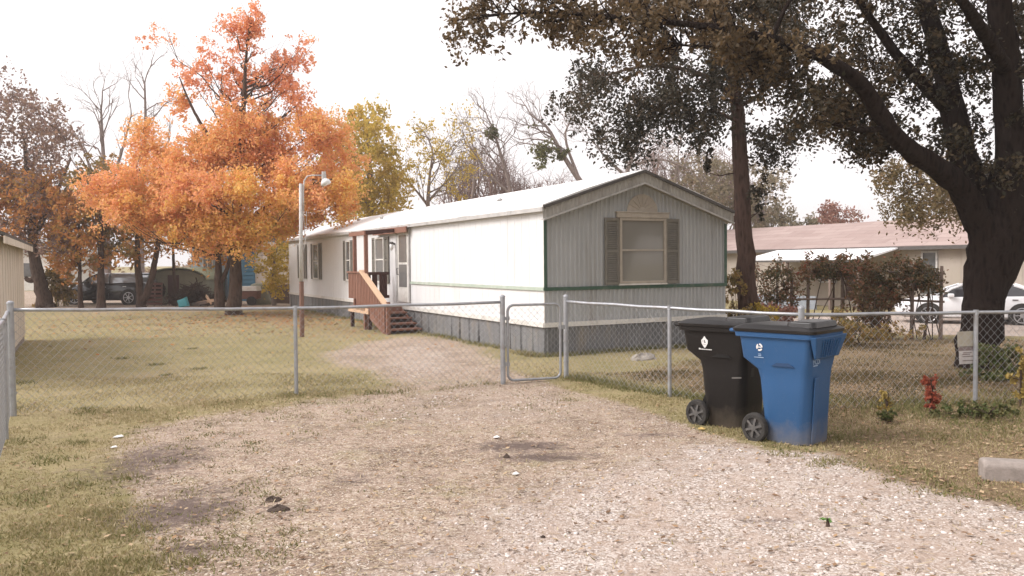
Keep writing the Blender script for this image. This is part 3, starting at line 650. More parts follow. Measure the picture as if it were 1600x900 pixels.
while y_ < 9.16: m.box(XO-.028, XO-.003, y_, y_+.095, .80, 1.50); y_ += .135
m.build('slat_panel', M['deckwood'], porch)
m = MB(); m.box(XO-.06, XO+.07, 7.8, 9.24, 1.505, 1.54); m.build('top_rail', M['deckwood'], porch)
def zr(y): return 1.555-(7.9-y)*.43
m = MB(); m.bar((XO-.03, 7.93, zr(7.93)), (XO-.03, 5.98, zr(5.98)), .15, .04); m.build('handrail', M['palewood'], porch)
m = MB(); y_ = 6.12
while y_ < 8.36:
    zt = zr(min(y_, 7.9))-.03; zb = max(.06, .02+(y_-6.1)*.42); m.box(XO-.03, XO-.004, y_, y_+.09, zb if y_ < 7.6 else .50, zt if y_ < 7.85 else 1.5); y_ += .13
m.build('baluster_panel', M['deckwood'], porch)
for yy, zt in ((6.05, .82), (7.85, 1.5)):
    m = MB(); m.box(XO+.0, XO+.09, yy-.045, yy+.045, -.06, zt-.02); m.build('newel_post', M['deckwood'], porch)
m = MB(); x_ = XO+.08
for k_i, wgap in enumerate((.075,.075,.075,.11,.075,.13,.075,.075,.075)):
    if x_ > XI-.1: break
    m.box(x_, x_+.07, 8.39, 8.41, .80, 1.50); x_ += wgap
m.box(XO+.06, XI-.02, 8.36, 8.388, 1.44, 1.52); m.box(XO+.06, XI-.02, 8.36, 8.388, .80, .88); m.build('rail_panel', M['darkwood'], porch)
for yy in (7.75, 8.75):
    m = MB(); m.box(XO+.0, XO+.09, yy-.045, yy+.045, DZ, 2.52); m.build('roof_post', M['deckwood'], porch)
    m = MB(); m.bar((XO-.03, yy, 2.57), (-.14, yy, 2.63), .045, .10); m.build('roof_joist', M['darkwood'], porch)
m = MB(); m.box(XO-.04, XO+.0-.002, 7.6, 9.0, 2.5, 2.61); m.build('outer_beam', M['deckwood'], porch)
m = MB(); m.box(-.165, -.123, 6.88, 9.6, 2.56, 2.71); m.build('header_beam', M['deckwood'], porch)

# ------------------------------------------------------------------ chain link fence
def chain(p0, p1, za0, za1, zb0, zb1, a=.048, r=.0019):
    """woven diamond wire between two ground points; lower edge za, upper zb"""
    p0, p1 = np.array(p0[:2]), np.array(p1[:2]); L = np.linalg.norm(p1-p0); d = (p1-p0)/L; nrm = np.array([-d[1], d[0]])
    nc = max(2, int(L/a)); nr = int(((zb0-za0)+(zb1-za1))/2/a); k, j = np.meshgrid(np.arange(nc), np.arange(nr+1), indexing='ij')
    u = (k+((j+k) % 2))*a*(L/(nc*a)); tt = u/L
    z = (za0+(za1-za0)*tt)+((zb0-za0)+((zb1-za1)-(zb0-za0))*tt)*j/nr
    side = .0022*(((j+k) % 2)*2-1)
    pts = np.stack([p0[0]+d[0]*u+nrm[0]*side, p0[1]+d[1]*u+nrm[1]*side, z], -1)
    A, B = pts[:, :-1].reshape(-1, 3), pts[:, 1:].reshape(-1, 3)
    D = B-A; D /= np.linalg.norm(D, axis=1)[:,None]; N = np.tile(np.array([nrm[0], nrm[1], 0]), (len(D), 1)); T = np.cross(D, N)
    ring = [N*r, -N*r*.5+T*r*.87, -N*r*.5-T*r*.87]
    vs = np.stack([A+q for q in ring]+[B+q for q in ring], 1); n = len(A)
    f = np.array([(0,1,4,3),(1,2,5,4),(2,0,3,5)]); F = (f[None]+6*np.arange(n)[:,None,None]).reshape(-1, 4)
    return vs.reshape(-1, 3), F
def fence(name, label, pts, terminal, mesh_r=.0019, ztops=None, first=True, last=True):
    """pts: (x, y, rail z) posts"""
    base = V((pts[0][0], pts[0][1], 0)); root = thing(name, label, 'fence', base)
    for i, (x, y, zr_) in enumerate(pts):
        if (i == 0 and not first) or (i == len(pts)-1 and not last): continue
        t = i in terminal; r = .037 if t else .025; z0 = gzf(x, y)-.1; zt = zr_+(.07 if t else -.025)
        m = MB(); m.tube([(x,y,z0),(x,y,zt)], r, 14); m.tube([(x,y,zt),(x,y,zt+.018),(x,y,zt+.035)], [r+.006, r+.003, r*.35], 14)
        po = m.build('post', M['galv'], root, off=base, smooth=False)
        if t:
            for zb in (.25, .55, .85): m = MB(); m.tube([(x,y,z0+.1+zb),(x,y,z0+.125+zb)], r+.006, 12); m.build('tension_band', M['galv'], po, off=base)
        else:
            m = MB(); m.tube([(x-.0,y,zr_-.03),(x,y,zr_+.03)], [r+.004,.03], 10); m.build('loop_cap', M['galv'], po, off=base)
    m = MB(); path = []
    for i in range(len(pts)-1):
        for k in range(8):
            t = k/8; path.append(tuple(pts[i][c]*(1-t)+pts[i+1][c]*t for c in range(3)))
    path.append(pts[-1]); path = [(p[0], p[1], p[2]-.008*math.sin(i*.8)**2) for i, p in enumerate(path)]
    m.tube(path, .021, 10); m.build('top_rail', M['galv'], root, off=base, smooth=True)
    VS, FS, o = [], [], 0
    for i in range(len(pts)-1):
        a, b = pts[i], pts[i+1]; v, f = chain(a, b, gzf(a[0],a[1])+.02, gzf(b[0],b[1])+.02, a[2]-.005, b[2]-.005, r=mesh_r)
        VS.append(v); FS.append(f+o); o += len(v)
    npfaces('wire_mesh', np.concatenate(VS), np.concatenate(FS), M['wire'], root, off=base)
    return root
def railz(px, py, d): return P(px, py, d).z
def fp(px, d, py): q = P(px, py, d); return (q.x, q.y, q.z)
pA = fp(16, 9.5, 484); pB = fp(461, 10.85, 481.5); pC = fp(785, 11.7, 472)
fence('chain_link_fence', 'galvanised chain link fence across the lawn left of the small gate', [pA, pB, pC], {0, 2})
pD = fp(884, 12.25, 471); pE = fp(1046, 10.6, 481); pF = fp(1252, 9.5, 491.5); pG = fp(1525, 9.8, 488); pH = (8.6, 10.2, 1.12)
fence('chain_link_fence', 'galvanised chain link fence with wide bays running behind the two wheeled bins', [pD, pE, pF, pG, pH], {0, 2})
pS = (-5.15, 8.3, 1.2); pS2 = (-4.05, 6.3, 1.2); pS3 = (-3.1, 4.3, 1.2)
fence('chain_link_fence', 'galvanised chain link fence seen edge-on beside the grass at the left frame edge', [(pA[0]-.02, pA[1]-.03, pA[2]-.03), pS, pS2, pS3], set(), first=False, mesh_r=.0024)
# gate
ga, gb = V(G(793, 600)), V(G(877, 594)); ga = P(794, 599, 11.72); gb = P(876, 594, 11.98); ga.z = gb.z = 0
gate = thing('chain_link_gate', 'narrow chain link walk gate with rounded pipe frame standing shut', 'gate', ga)
u = (gb-ga); L_ = u.length; u.normalize(); z0, z1, rc = .06, 1.14, .09
loop = []
for (cxx, cz, a0) in ((rc, z0+rc, math.pi), (L_-rc, z0+rc, 1.5*math.pi), (L_-rc, z1-rc, 0), (rc, z1-rc, .5*math.pi)):
    for k in range(6): a = a0+k/5*math.pi/2; loop.append(ga+u*(cxx+rc*math.cos(a))+V((0,0,cz+rc*math.sin(a))))
loop.append(loop[0]); m = MB(); m.tube(loop, .019, 10, cap=False); m.build('pipe_frame', M['galv'], gate, off=ga, smooth=True)
v, f = chain(ga+u*.02, gb-u*.02, .08, .08, 1.12, 1.12); npfaces('wire_mesh', v, f, M['wire'], gate, off=ga)
for z in (.3, .95): m = MB(); m.bar(ga+V((-.05,0,z)), ga+u*.03+V((0,0,z)), .03, .05); m.build('hinge', M['galv'], gate, off=ga)
m = MB(); m.bar(gb+V((0,0,.8))-u*.03, gb+V((0,0,.8))+u*.07, .02, .06); m.build('latch', M['galv'], gate, off=ga)
# notice on the fence
sp_ = V(pG); sg = thing('notice_sign', 'faded two-part notice plate wired to the fence post in front of the oak', 'sign', (sp_.x, sp_.y, .55), -.03)
def plate(x0, x1, z0, z1, rot, mat):
    m = MB(); m.box(x0, x1, .030, .036, z0, z1, Matrix.Rotation(rot, 4, 'Y')); return m
m = plate(-.19, .05, .14, .33, R(-2), 0); up = m.build('upper_plate', M['signplate'], sg)
m = plate(-.175, .045, -.06, .10, R(-3), 0); lo = m.build('lower_plate', M['signwhite'], sg)
m = plate(-.18, .045, .09, .15, R(-2), 0); m.build('dark_band', M['signink'], sg)
m = MB()
for zz, x0, x1 in ((.075,-.13,-.03),(.055,-.14,-.05),(.03,-.14,.0),(-.02,-.14,.02)): m.box(x0, x1, .026, .0295, zz-.006, zz+.006, Matrix.Rotation(R(-3), 4, 'Y'))
m.build('faded_print', M['signink'], lo)

# ------------------------------------------------------------------ wheeled bins
def rrect(x0, x1, y0, y1, r, z, n=5, tilt=0):
    pts = []
    for cx_, cy_, a0 in ((x1-r, y1-r, 0), (x0+r, y1-r, 90), (x0+r, y0+r, 180), (x1-r, y0+r, 270)):
        for k in range(n): a = R(a0+90*k/(n-1)); pts.append((cx_+r*math.cos(a), cy_+r*math.sin(a), z))
    return pts
def text_obj(name, s, size, mat, parent, loc, rot):
    c = bpy.data.curves.new(name, 'FONT'); c.body = s; c.size = size; c.extrude = .0008; c.align_x = 'CENTER'; c.materials.append(mat)
    o = bpy.data.objects.new(name, c); COL.objects.link(o)
    bpy.context.view_layer.update(); me = bpy.data.meshes.new_from_object(o.evaluated_get(bpy.context.evaluated_depsgraph_get())); bpy.data.objects.remove(o)
    o = bpy.data.objects.new(name, me); COL.objects.link(o); o.parent = parent; o.location = loc; o.rotation_euler = rot; return o
def wheeled_bin(label, loc, rz, blue):
    """local +x = front, -x = wheels and handle, -y = side turned to the camera"""
    o = thing('wheeled_bin', label, 'trash bin', loc, rz, 'wheeled bins by the fence'); mat = M['binblue'] if blue else M['binblack']
    m = MB()
    secs = [rrect(-.11, .31, -.24, .24, .11, .0), rrect(-.14, .325, -.255, .255, .11, .03), rrect(-.19, .345, -.275, .275, .10, .58),
            rrect(-.21, .35, -.28, .28, .09, .66), rrect(-.345, .36, -.30, .30, .06, .76), rrect(-.37, .375, -.315, .315, .06, .93), rrect(-.375, .385, -.32, .32, .06, .955),
            rrect(-.41, .42, -.345, .345, .06, .958), rrect(-.415, .425, -.35, .35, .06, 1.0), rrect(-.39, .40, -.33, .33, .05, 1.003)]
    m.loft(secs); body = m.build('body', mat, o, smooth=True, bevel=0)
    e = body.modifiers.new('es', 'EDGE_SPLIT'); e.split_angle = R(28)
    # flared lift apron under the front rim
    ap = [(-.26,-.005),(.26,-.005),(.19,-.20),(-.19,-.20)]
    m = MB(); m.prism(ap, lambda p, k: (.385 if k == 0 else .455+p[1]*.25, p[0]*1.32, .985+p[1]))
    m.build('lift_apron', mat, body, bevel=.008)
    m = MB()
    for yy in np.linspace(-.19, .19, 8): m.bar((.452,yy,.95), (.412,yy*.8,.80), .012, .012)
    m.build('apron_ribs', mat, body)
    # side hand recess and front groove
    m = MB(); m.prism([(-.02,.705),(.03,.735),(.15,.738),(.21,.705)], lambda p, k: (p[0], -.286 if k == 0 else -.302, p[1])); m.build('hand_recess', M['blackplastic'] if not blue else surf('blue_recess', (.012,.04,.10), (.014,.045,.11), .5), body)
    m = MB(); m.prism([(-.03,.04),(.05,.04),(.05,.60),(-.03,.60)], lambda p, k: (.30+.045*p[1]/.6+(0 if k == 0 else .004), p[0]-.10, p[1]))
    m.build('front_groove', surf('groove', (.010,.035,.09) if blue else (.006,.006,.006), None, .5), body)
    if blue:
        m = MB(); m.prism([(-.13,.04),(-.045,.04),(-.045,.615),(-.13,.615)], lambda p, k: (.317+.04*p[1]/.6+(0 if k == 0 else .012), p[0]-.05, p[1])); m.build('front_rib', mat, body, bevel=.006)
    # lid : shallow domed, two steps
    m = MB()
    lsec = [rrect(-.43, .435, -.36, .36, .07, 1.004), rrect(-.435, .44, -.365, .365, .07, 1.03), rrect(-.41, .415, -.34, .34, .07, 1.045), rrect(-.37, .30, -.29, .29, .07, 1.062), rrect(-.30, .22, -.22, .22, .07, 1.068)]
    m.loft(lsec); lid = m.build('lid', M['blacklid'], o, smooth=True); e = lid.modifiers.new('es', 'EDGE_SPLIT'); e.split_angle = R(25)
    m = MB(); m.loft([rrect(.10, .40, -.27, .27, .05, 1.05), rrect(.11, .39, -.26, .26, .05, 1.098), rrect(.15, .37, -.23, .23, .05, 1.104)]); m.build('raised_panel', M['blacklid'], lid, smooth=False, bevel=.006)
    # handle and hinge
    m = MB(); m.tube([(-.41,-.24,1.0),(-.50,-.24,1.0),(-.51,-.20,1.0),(-.51,.20,1.0),(-.50,.24,1.0),(-.41,.24,1.0)], .016, 8); m.build('handle', mat, o, smooth=True)
    # axle and wheels
    m = MB(); m.tube([(-.19,-.285,.135),(-.19,.285,.135)], .012, 8); m.bar((-.19,-.2,.135), (-.12,-.2,.3), .05, .06); m.bar((-.19,.2,.135), (-.12,.2,.3), .05, .06); m.build('axle', M['blackplastic'], o)
    for sy in (-1, 1):
        m = MB(); y0 = sy*.275; y1 = sy*.345
        prof = [(.09,0),(.122,0),(.135,.25),(.135,.75),(.122,1),(.09,1)]
        rings = [[(-.19+r_*math.cos(a), y0+(y1-y0)*t, .135+r_*math.sin(a)) for a in np.linspace(0, 2*math.pi, 28)[:-1]] for r_, t in prof]
        m.loft(rings, cap=False); w = m.build('wheel', M['rubber'], o, smooth=True); e = w.modifiers.new('es', 'EDGE_SPLIT'); e.split_angle = R(40)
        m = MB(); yo = sy*.337
        m.tube([(-.19,sy*.30,.135),(-.19,sy*.318,.135)], .10, 24); m.tube([(-.19,sy*.31,.135),(-.19,sy*.35,.135)], .028, 12)
        for k in range(6):
            a = k*math.pi/3+.3; m.bar((-.19+.02*math.cos(a), yo, .135+.02*math.sin(a)), (-.19+.098*math.cos(a), yo-sy*.006, .135+.098*math.sin(a)), .02, .024, (0,1,0))
        m.build('hub', M['hub'], w)
    if not blue:
        # white leaf-shaped mark with dark cut-outs, and a line of worn lettering
        def yb(z): return -.303-(z-.76)*.085-.0035
        def pr(pts, d0, d1): mm.prism(pts, lambda p, k: (p[0], yb(p[1])-(d0 if k == 0 else d1), p[1]))
        mm = MB(); ex = -.10; ez = .848
        out = [(0,.062),(.018,.038),(.028,.028),(.040,.020),(.036,-.012),(.018,-.04),(0,-.06),(-.018,-.04),(-.036,-.012),(-.040,.020),(-.028,.028),(-.018,.038)]
        pr([(ex+a, ez+b) for a, b in out], 0, .002); mk = mm.build('emblem', M['decal'], body)
        mm = MB()
        for q in ([(-.004,.022),(.004,.022),(.005,-.006),(-.005,-.006)], [(.009,.002),(.016,.006),(.012,-.008)], [(-.011,-.026),(-.006,-.018),(-.004,-.028)], [(.010,-.026),(.013,-.018),(.005,-.028)], [(-.022,.014),(-.016,.018),(-.018,.0)]):
            pr([(ex+a, ez+b) for a, b in q], .0021, .0035)
        mm.build('emblem_cutout', M['binblack'], mk)
        mm = MB(); xx = ex-.072
        while xx < ex+.078:
            w_ = random.choice((.005,.007,.009)); h_ = .016 if xx < ex-.06 else random.choice((.007,.009,.011)); z_ = .772
            pr([(xx,z_),(xx+w_,z_),(xx+w_,z_+h_),(xx,z_+h_)], 0, .0015); xx += w_+.0022
        mm.build('worn_lettering', M['decal'], body)
        m = MB(); m.prism([(.20,.505),(.31,.515),(.31,.53),(.20,.52)], lambda p, k: (p[0], -.2715-(.003 if k == 0 else .006), p[1])); m.build('reflector_strip', M['hub'], body)
    else:
        def yb(z): return -.303-(z-.76)*.085-.0035
        m = MB(); cx_, cz_ = -.14, .865
        for k in range(3):
            a0 = k*2*math.pi/3; pts = [(cx_+.034*math.cos(a0+t), cz_+.034*math.sin(a0+t)) for t in np.linspace(0, 1.6, 8)]+[(cx_+.019*math.cos(a0+t), cz_+.019*math.sin(a0+t)) for t in np.linspace(1.6, 0, 8)]
            m.prism(pts, lambda p, q: (p[0], yb(p[1])-(0 if q == 0 else .002), p[1]))
        m.prism([(cx_-.03,cz_-.004),(cx_+.024,cz_-.004),(cx_+.024,cz_+.006),(cx_-.03,cz_+.006)], lambda p, q: (p[0], yb(p[1])-(.0021 if q == 0 else .003), p[1]))
        m.build('emblem', M['decal'], body)
        m = MB()
        for zz, x0, x1 in ((.80,-.155,-.125),(.785,-.155,-.125),(.77,-.20,-.10)): m.prism([(x0,zz),(x1,zz),(x1,zz+.006),(x0,zz+.006)], lambda p, q: (p[0], yb(p[1])-(0 if q == 0 else .0015), p[1]))
        m.build('faded_stamp', M['paledecal'], body)
        rt = (R(90-4), 0, R(90))
        text_obj('serial_lettering', 'MCDI', .062, M['paledecal'], body, (.366, -.15, .735), rt)
        m = MB(); xx = -.20
        while xx < -.11: m.prism([(xx,.715),(xx+.007,.715),(xx+.007,.727),(xx,.727)], lambda p, q: (.3545+(p[1]-.715)*.12+(0 if q == 0 else .0015), p[0], p[1])); xx += .0095
        m.build('small_lettering', M['paledecal'], body)
    return o
BRZ = -math.pi/4
bb = wheeled_bin('blue wheeled recycling bin with black lid nearest the gravel', (2.68, 7.98, gzf(2.68, 7.98)-.01), BRZ, True)
kb = wheeled_bin('black wheeled trash bin with white emblem on its side', (2.31, 8.84, gzf(2.31, 8.84)-.01), BRZ+R(3), False)
for o in (bb, kb): o.scale = (.975, .975, 1.07)

# ------------------------------------------------------------------ yard light pole
pb = P(472, 525, 19.8); pb.z = 0
pole = thing('yard_light', 'pale pole with a curved arm and yard lamp before the orange maple', 'lamp post', pb)
def PL(px, py): q = P(px, py, 19.8); return q-V((pb.x, pb.y, 0))
m = MB(); m.tube([PL(472,528), PL(471,440)], .055, 10); m.build('wooden_post', M['rustpole'], pole)
m = MB(); m.tube([PL(470.5,446), PL(470,287)], [.047,.04], 10); m.build('upper_pole', M['lampmetal'], pole, smooth=True)
m = MB(); a = [PL(474.5,330), PL(474,300), PL(475,283), PL(480,275.5), PL(488,274), PL(503,274)]; m.tube(a, .017, 8); m.build('arm', M['lampmetal'], pole, smooth=True)
m = MB(); q = PL(506,270); m.tube([q+V((0,0,.03)), q-V((0,0,.16))], [.05,.06], 12); hdm = m.build('lamp_head', M['gutter'], pole)
m = MB(); q = PL(506,280); m.tube([q, q-V((-.03,0,.05)), q-V((-.05,0,.11)), q-V((-.06,0,.135))], [.06,.11,.13,.09], 14); m.build('lamp_glass', M['lampglass'], hdm, smooth=True)
m = MB(); m.tube([PL(474,332), PL(477,380), PL(473,395)], .008, 5); m.tube([PL(473,395), PL(478,372), PL(479,330)], .006, 5); m.build('cable', M['lampmetal'], pole)

# ------------------------------------------------------------------ trees
def resample(pts, rad, step):
    P_, R_ = [], []
    for i in range(len(pts)-1):
        a, b = V(pts[i]), V(pts[i+1]); n = max(1, int((b-a).length/step))
        for k in range(n): t = k/n; P_.append(a.lerp(b, t)); R_.append(rad[i]*(1-t)+rad[i+1]*t)
    P_.append(V(pts[-1])); R_.append(rad[-1]); return P_, R_
def smoothpath(pts, rad, it=2):
    for _ in range(it):
        q, r = [pts[0]], [rad[0]]
        for i in range(len(pts)-1):
            q += [V(pts[i]).lerp(V(pts[i+1]), .25), V(pts[i]).lerp(V(pts[i+1]), .75)]; r += [rad[i]*.75+rad[i+1]*.25, rad[i]*.25+rad[i+1]*.75]
        q.append(pts[-1]); r.append(rad[-1]); pts, rad = q, r
    return pts, rad
def leafcloud(centers, sizes, per, L, flat=.75, droop=0, aspect=.55):
    out = []
    for c, s in zip(centers, sizes):
        n = max(3, int(per*(s/np.mean(sizes))**2*random.uniform(.6, 1.4)))
        # sub clumps so that edges break up
        k = max(2, n//22); sub = rng.normal(size=(k, 3))*np.array([.55, .55, .55*flat])*s
        p = sub[rng.integers(0, k, n)]+rng.normal(size=(n, 3))*.20*s; p[:, 2] -= droop*np.abs(rng.normal(size=n))*s
        out.append(p+np.array(c))
    C = np.concatenate(out); n = len(C)
    a = rng.normal(size=(n, 3)); a /= np.linalg.norm(a, axis=1)[:,None]; b = rng.normal(size=(n, 3)); b -= (b*a).sum(1)[:,None]*a; b /= np.linalg.norm(b, axis=1)[:,None]
    l = (L*(.6+.8*rng.random(n)))[:,None]; a = a*l*.5; b = b*l*.5*aspect
    return np.stack([C-a, C-b*1.0+a*.1, C+a, C+b*1.0+a*.1], 1)
def tree(name, label, cat, limbs, centers, sizes, per, L, bark, leaf, group=None, twigs=3, twig_r=.006, jit=.10, flat=.75, droop=0, base=None, extra=None, sag=.0, tipr=.008):
    base = V(base) if base else V(limbs[0][0][0]); root = thing(name, label, cat, base, 0, group)
    m = MB(); NP, NR = [], []
    for pts, rad in limbs:
        q, r = smoothpath(pts, rad); q2, r2 = resample(q, r, max(.12, r[0]*.7)); q2 = [p if i == 0 else p+V(rng.normal(size=3))*r2[i]*.07 for i, p in enumerate(q2)]; m.tube(q2, r2, 16 if r[0] > .12 else 7, rough=.07)
        q, r = resample(q, r, .35); NP += q; NR += r
    A = np.array([tuple(p) for p in NP]); RR = list(NR)
    cs = [np.array(tuple(c)) for c in centers]
    dist0 = [np.min(np.linalg.norm(A-c, axis=1)) for c in cs]
    for i in np.argsort(dist0):
        c = cs[i]; d = np.linalg.norm(A-c, axis=1)+.9*np.maximum(0, A[:,2]-c[2])*(1 if droop == 0 and sag == 0 else .3)
        k = int(np.argmin(d)); p0 = V(A[k]); p1 = V(c); D = (p1-p0).length; n = max(2, int(D/.35)+1)
        r0 = min(RR[k]*.7, tipr+.022*D); pts, rad = [p0], [r0]
        for j in range(1, n+1):
            t = j/n; q = p0.lerp(p1, t); am = jit*D*math.sin(math.pi*t)*.8
            q += V((random.gauss(0, am*.5), random.gauss(0, am*.5), random.gauss(0, am*.35)+D*.12*math.sin(math.pi*t)*(1 if sag == 0 else -sag))); pts.append(q); rad.append(r0*(1-t)+tipr*t)
        m.tube(pts, rad, 5 if r0 < .05 else 7, cap=False)
        A = np.vstack([A, [tuple(q) for q in pts[1:]]]); RR += rad[1:]
        for _ in range(twigs):
            v = V(rng.normal(size=3)); v.normalize(); v.z = abs(v.z)*.7+.1; e = p1+v*sizes[i]*random.uniform(.6, 1.1); md = p1.lerp(e, .5)+V(rng.normal(size=3))*.06*sizes[i]
            st = pts[-1-random.randint(0, min(2, len(pts)-1))]; m.tube([st, md, e], [twig_r, twig_r*.7, twig_r*.35], 3, cap=False)
            if twigs >= 4:
                for _k in range(2):
                    v2 = (v+V(rng.normal(size=3))*.6).normalized(); m.tube([md, md+v2*sizes[i]*random.uniform(.3,.6)], [twig_r*.6, twig_r*.3], 3, cap=False)
    tr = m.build('trunk', bark, root, off=base, smooth=True)
    if leaf is not None and per > 0:
        npmesh('crown', leafcloud(cs, sizes, per, L, flat, droop), 4, leaf, root, off=base)
    return root
def inpoly(x, y, poly):
    ins = False; n = len(poly)
    for i in range(n):
        ax, ay = poly[i]; bx, by = poly[(i+1) % n]
        if (ay > y) != (by > y) and x < (bx-ax)*(y-ay)/(by-ay)+ax: ins = not ins
    return ins
def region(poly, n, d, dd, zmin=None):
    xs_ = [p[0] for p in poly]; ys_ = [p[1] for p in poly]; out = []
    while len(out) < n:
        x, y = random.uniform(min(xs_), max(xs_)), random.uniform(min(ys_), max(ys_))
        if inpoly(x, y, poly): out.append(P(x, y, d+dd*random.uniform(-1, 1)))
    return out
def limb(pxs, d, r0, r1=None, ground=True):
    """pxs: (px, py[, d]) down the limb"""
    pts = [P(p[0], p[1], p[2] if len(p) > 2 else d) for p in pxs]
    if ground: pts[0].z = gzf(pts[0].x, pts[0].y)-.15
    n = len(pts); r1 = r1 or r0*.25
    return (pts, [r0+(r1-r0)*i/(n-1) for i in range(n)])
def flare(l, k=1.5):
    p, r = l; q = V(p[0]).lerp(V(p[1]), min(.5, .35/max(.01, (V(p[1])-V(p[0])).length))); return ([p[0], q]+list(p[1:]), [r[0]*k, r[0]*1.08]+list(r[1:]))

LF = {}
LF['maple'] = leafmat('maple_leaves', [(.58,.38,.14),(.80,.47,.16),(.84,.45,.18),(.82,.40,.20),(.74,.36,.22)], .45, .45)
LF['maplelow'] = leafmat('maple_golden_leaves', [(.56,.41,.12),(.78,.52,.14),(.84,.51,.15),(.82,.45,.17),(.74,.38,.18)], .45, .5)
LF['maplehi'] = leafmat('maple_top_leaves', [(.82,.42,.17),(.82,.37,.18),(.76,.34,.19),(.70,.33,.22)], .45, .6)
LF['yellow'] = leafmat('yellow_leaves', [(.30,.23,.05),(.48,.36,.065),(.60,.42,.08),(.60,.43,.12)], .45, .5)
LF['olive'] = leafmat('olive_leaves', [(.15,.125,.045),(.26,.20,.07),(.36,.24,.08),(.32,.19,.10)], .4, .5)
LF['olivedark'] = leafmat('dull_olive_leaves', [(.085,.070,.03),(.14,.105,.045),(.20,.14,.06),(.22,.14,.07)], .35, .5)
LF['mauve'] = leafmat('brown_mauve_leaves', [(.17,.115,.10),(.25,.165,.14),(.28,.185,.12),(.27,.165,.15)], .4, .4)
LF['orange'] = leafmat('rust_leaves', [(.34,.22,.06),(.48,.26,.075),(.56,.24,.075),(.44,.20,.08)], .45, .5)
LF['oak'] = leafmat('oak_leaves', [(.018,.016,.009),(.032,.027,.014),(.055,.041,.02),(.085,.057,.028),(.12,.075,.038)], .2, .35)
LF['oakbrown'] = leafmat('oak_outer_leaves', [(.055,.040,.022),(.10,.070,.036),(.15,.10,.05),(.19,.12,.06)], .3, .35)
LF['cedar'] = leafmat('cedar_fronds', [(.020,.020,.012),(.034,.031,.018),(.055,.044,.025),(.085,.057,.033)], .15, .5)
LF['hazy'] = leafmat('greygreen_leaves', [(.14,.12,.075),(.21,.18,.11),(.27,.22,.14),(.30,.22,.15)], .4, .4)
LF['redbush'] = leafmat('red_leaves', [(.26,.12,.09),(.34,.16,.12),(.32,.21,.15)], .4, .5)
LF['vine'] = leafmat('vine_leaves', [(.045,.045,.018),(.085,.070,.028),(.14,.09,.04),(.20,.095,.05),(.22,.065,.04)], .3, .8)
LF['mistle'] = leafmat('mistletoe_leaves', [(.09,.10,.035),(.14,.14,.05),(.18,.16,.07)], .3, 1)

# orange maple
dM = 28.8
lm_ = flare(limb([(367,494),(368,430),(369,360),(374,270),(380,180),(384,90),(392,20)], dM, .235, .012))
lms = [lm_, limb([(369,365),(330,310),(280,280),(215,265)], dM, .11, .03, False), limb([(370,360),(420,320),(470,290),(520,280)], dM-1, .11, .03, False),
       limb([(374,270),(330,220),(300,170),(280,120)], dM+.5, .10, .02, False), limb([(376,250),(420,200),(470,160)], dM+.5, .09, .02, False), limb([(369,350,dM),(350,330,dM-2),(330,320,dM-3.2)], dM, .09, .02, False)]
def lobes(ls, d, per_area):
    out, sz = [], []
    for (px, py, rx, ry, dens, dd) in ls:
        n = max(3, int(rx*ry*per_area*dens))
        for _ in range(n):
            v = rng.normal(size=3); v /= np.linalg.norm(v); v *= rng.random()**.45
            q = P(px+v[0]*rx, py+v[1]*ry, d+dd+v[2]*rx*.8*d/FPX); out.append(q); sz.append(random.uniform(.28,.62))
    return out, sz
c0, z0_ = lobes([(190,315,60,26,1,-.8),(300,335,70,34,1,-1.8),(360,365,70,30,1,-1.2),(440,335,60,28,1,-1.4),(520,305,42,34,1,-.4),(400,300,60,34,.8,-2.2)], dM, .0056)
c1, z1_ = lobes([(262,290,46,44,1,0),(245,330,40,30,1,-.6),(285,235,40,36,.9,.3),(530,315,34,32,1,.3),(470,345,50,22,.8,0),(178,300,58,34,1,-.5),(235,262,52,42,1,.8),(205,335,58,26,1,-1.2),(325,300,78,62,1,-1.5),(265,335,52,36,1,.5),(330,222,52,40,.95,1),(425,215,58,44,1,.6),(488,195,42,40,1,-.4),(505,290,56,40,1,.4),(450,300,62,50,1,-1.6),
    (345,368,62,26,1.1,-.8),(430,345,48,22,.8,.6),(375,180,46,30,.9,-.6),(290,160,40,24,.6,1),(225,205,42,26,.55,1),(520,240,30,40,.8,1.2),(390,265,60,50,.8,1.5),(372,232,58,42,.9,0),(300,262,44,34,.9,-.4),(505,225,34,40,.9,0)], dM, .0066)
c2, z2_ = lobes([(420,110,40,32,1.3,.2),(380,60,30,36,1,.2),(300,105,40,22,.6,.2),(470,70,24,30,.7,.3),(390,135,60,24,1.2,.4),(400,45,32,42,.8,0),(305,130,34,20,.5,.6),(465,105,18,28,.8,.3),(360,110,30,34,.6,.4),(330,80,26,20,.4,.4),(440,150,42,22,1,0),(232,62,30,14,.25,.5)], dM+.2, .0095)
mp = tree('maple_tree', 'big orange autumn maple standing on the far lawn', 'tree', lms, c1, z1_, 300, .108, M['barkmaple'], LF['maple'], twigs=1)
off = mp.location; npmesh('crown', leafcloud([tuple(c) for c in c2], [q*.8 for q in z2_], 130, .10), 4, LF['maplehi'], mp, off=off)
npmesh('crown', leafcloud([tuple(c) for c in c0], z0_, 300, .108), 4, LF['maplelow'], mp, off=off)
m = MB()
tq, _r = resample(*smoothpath(*lms[0]), .15)
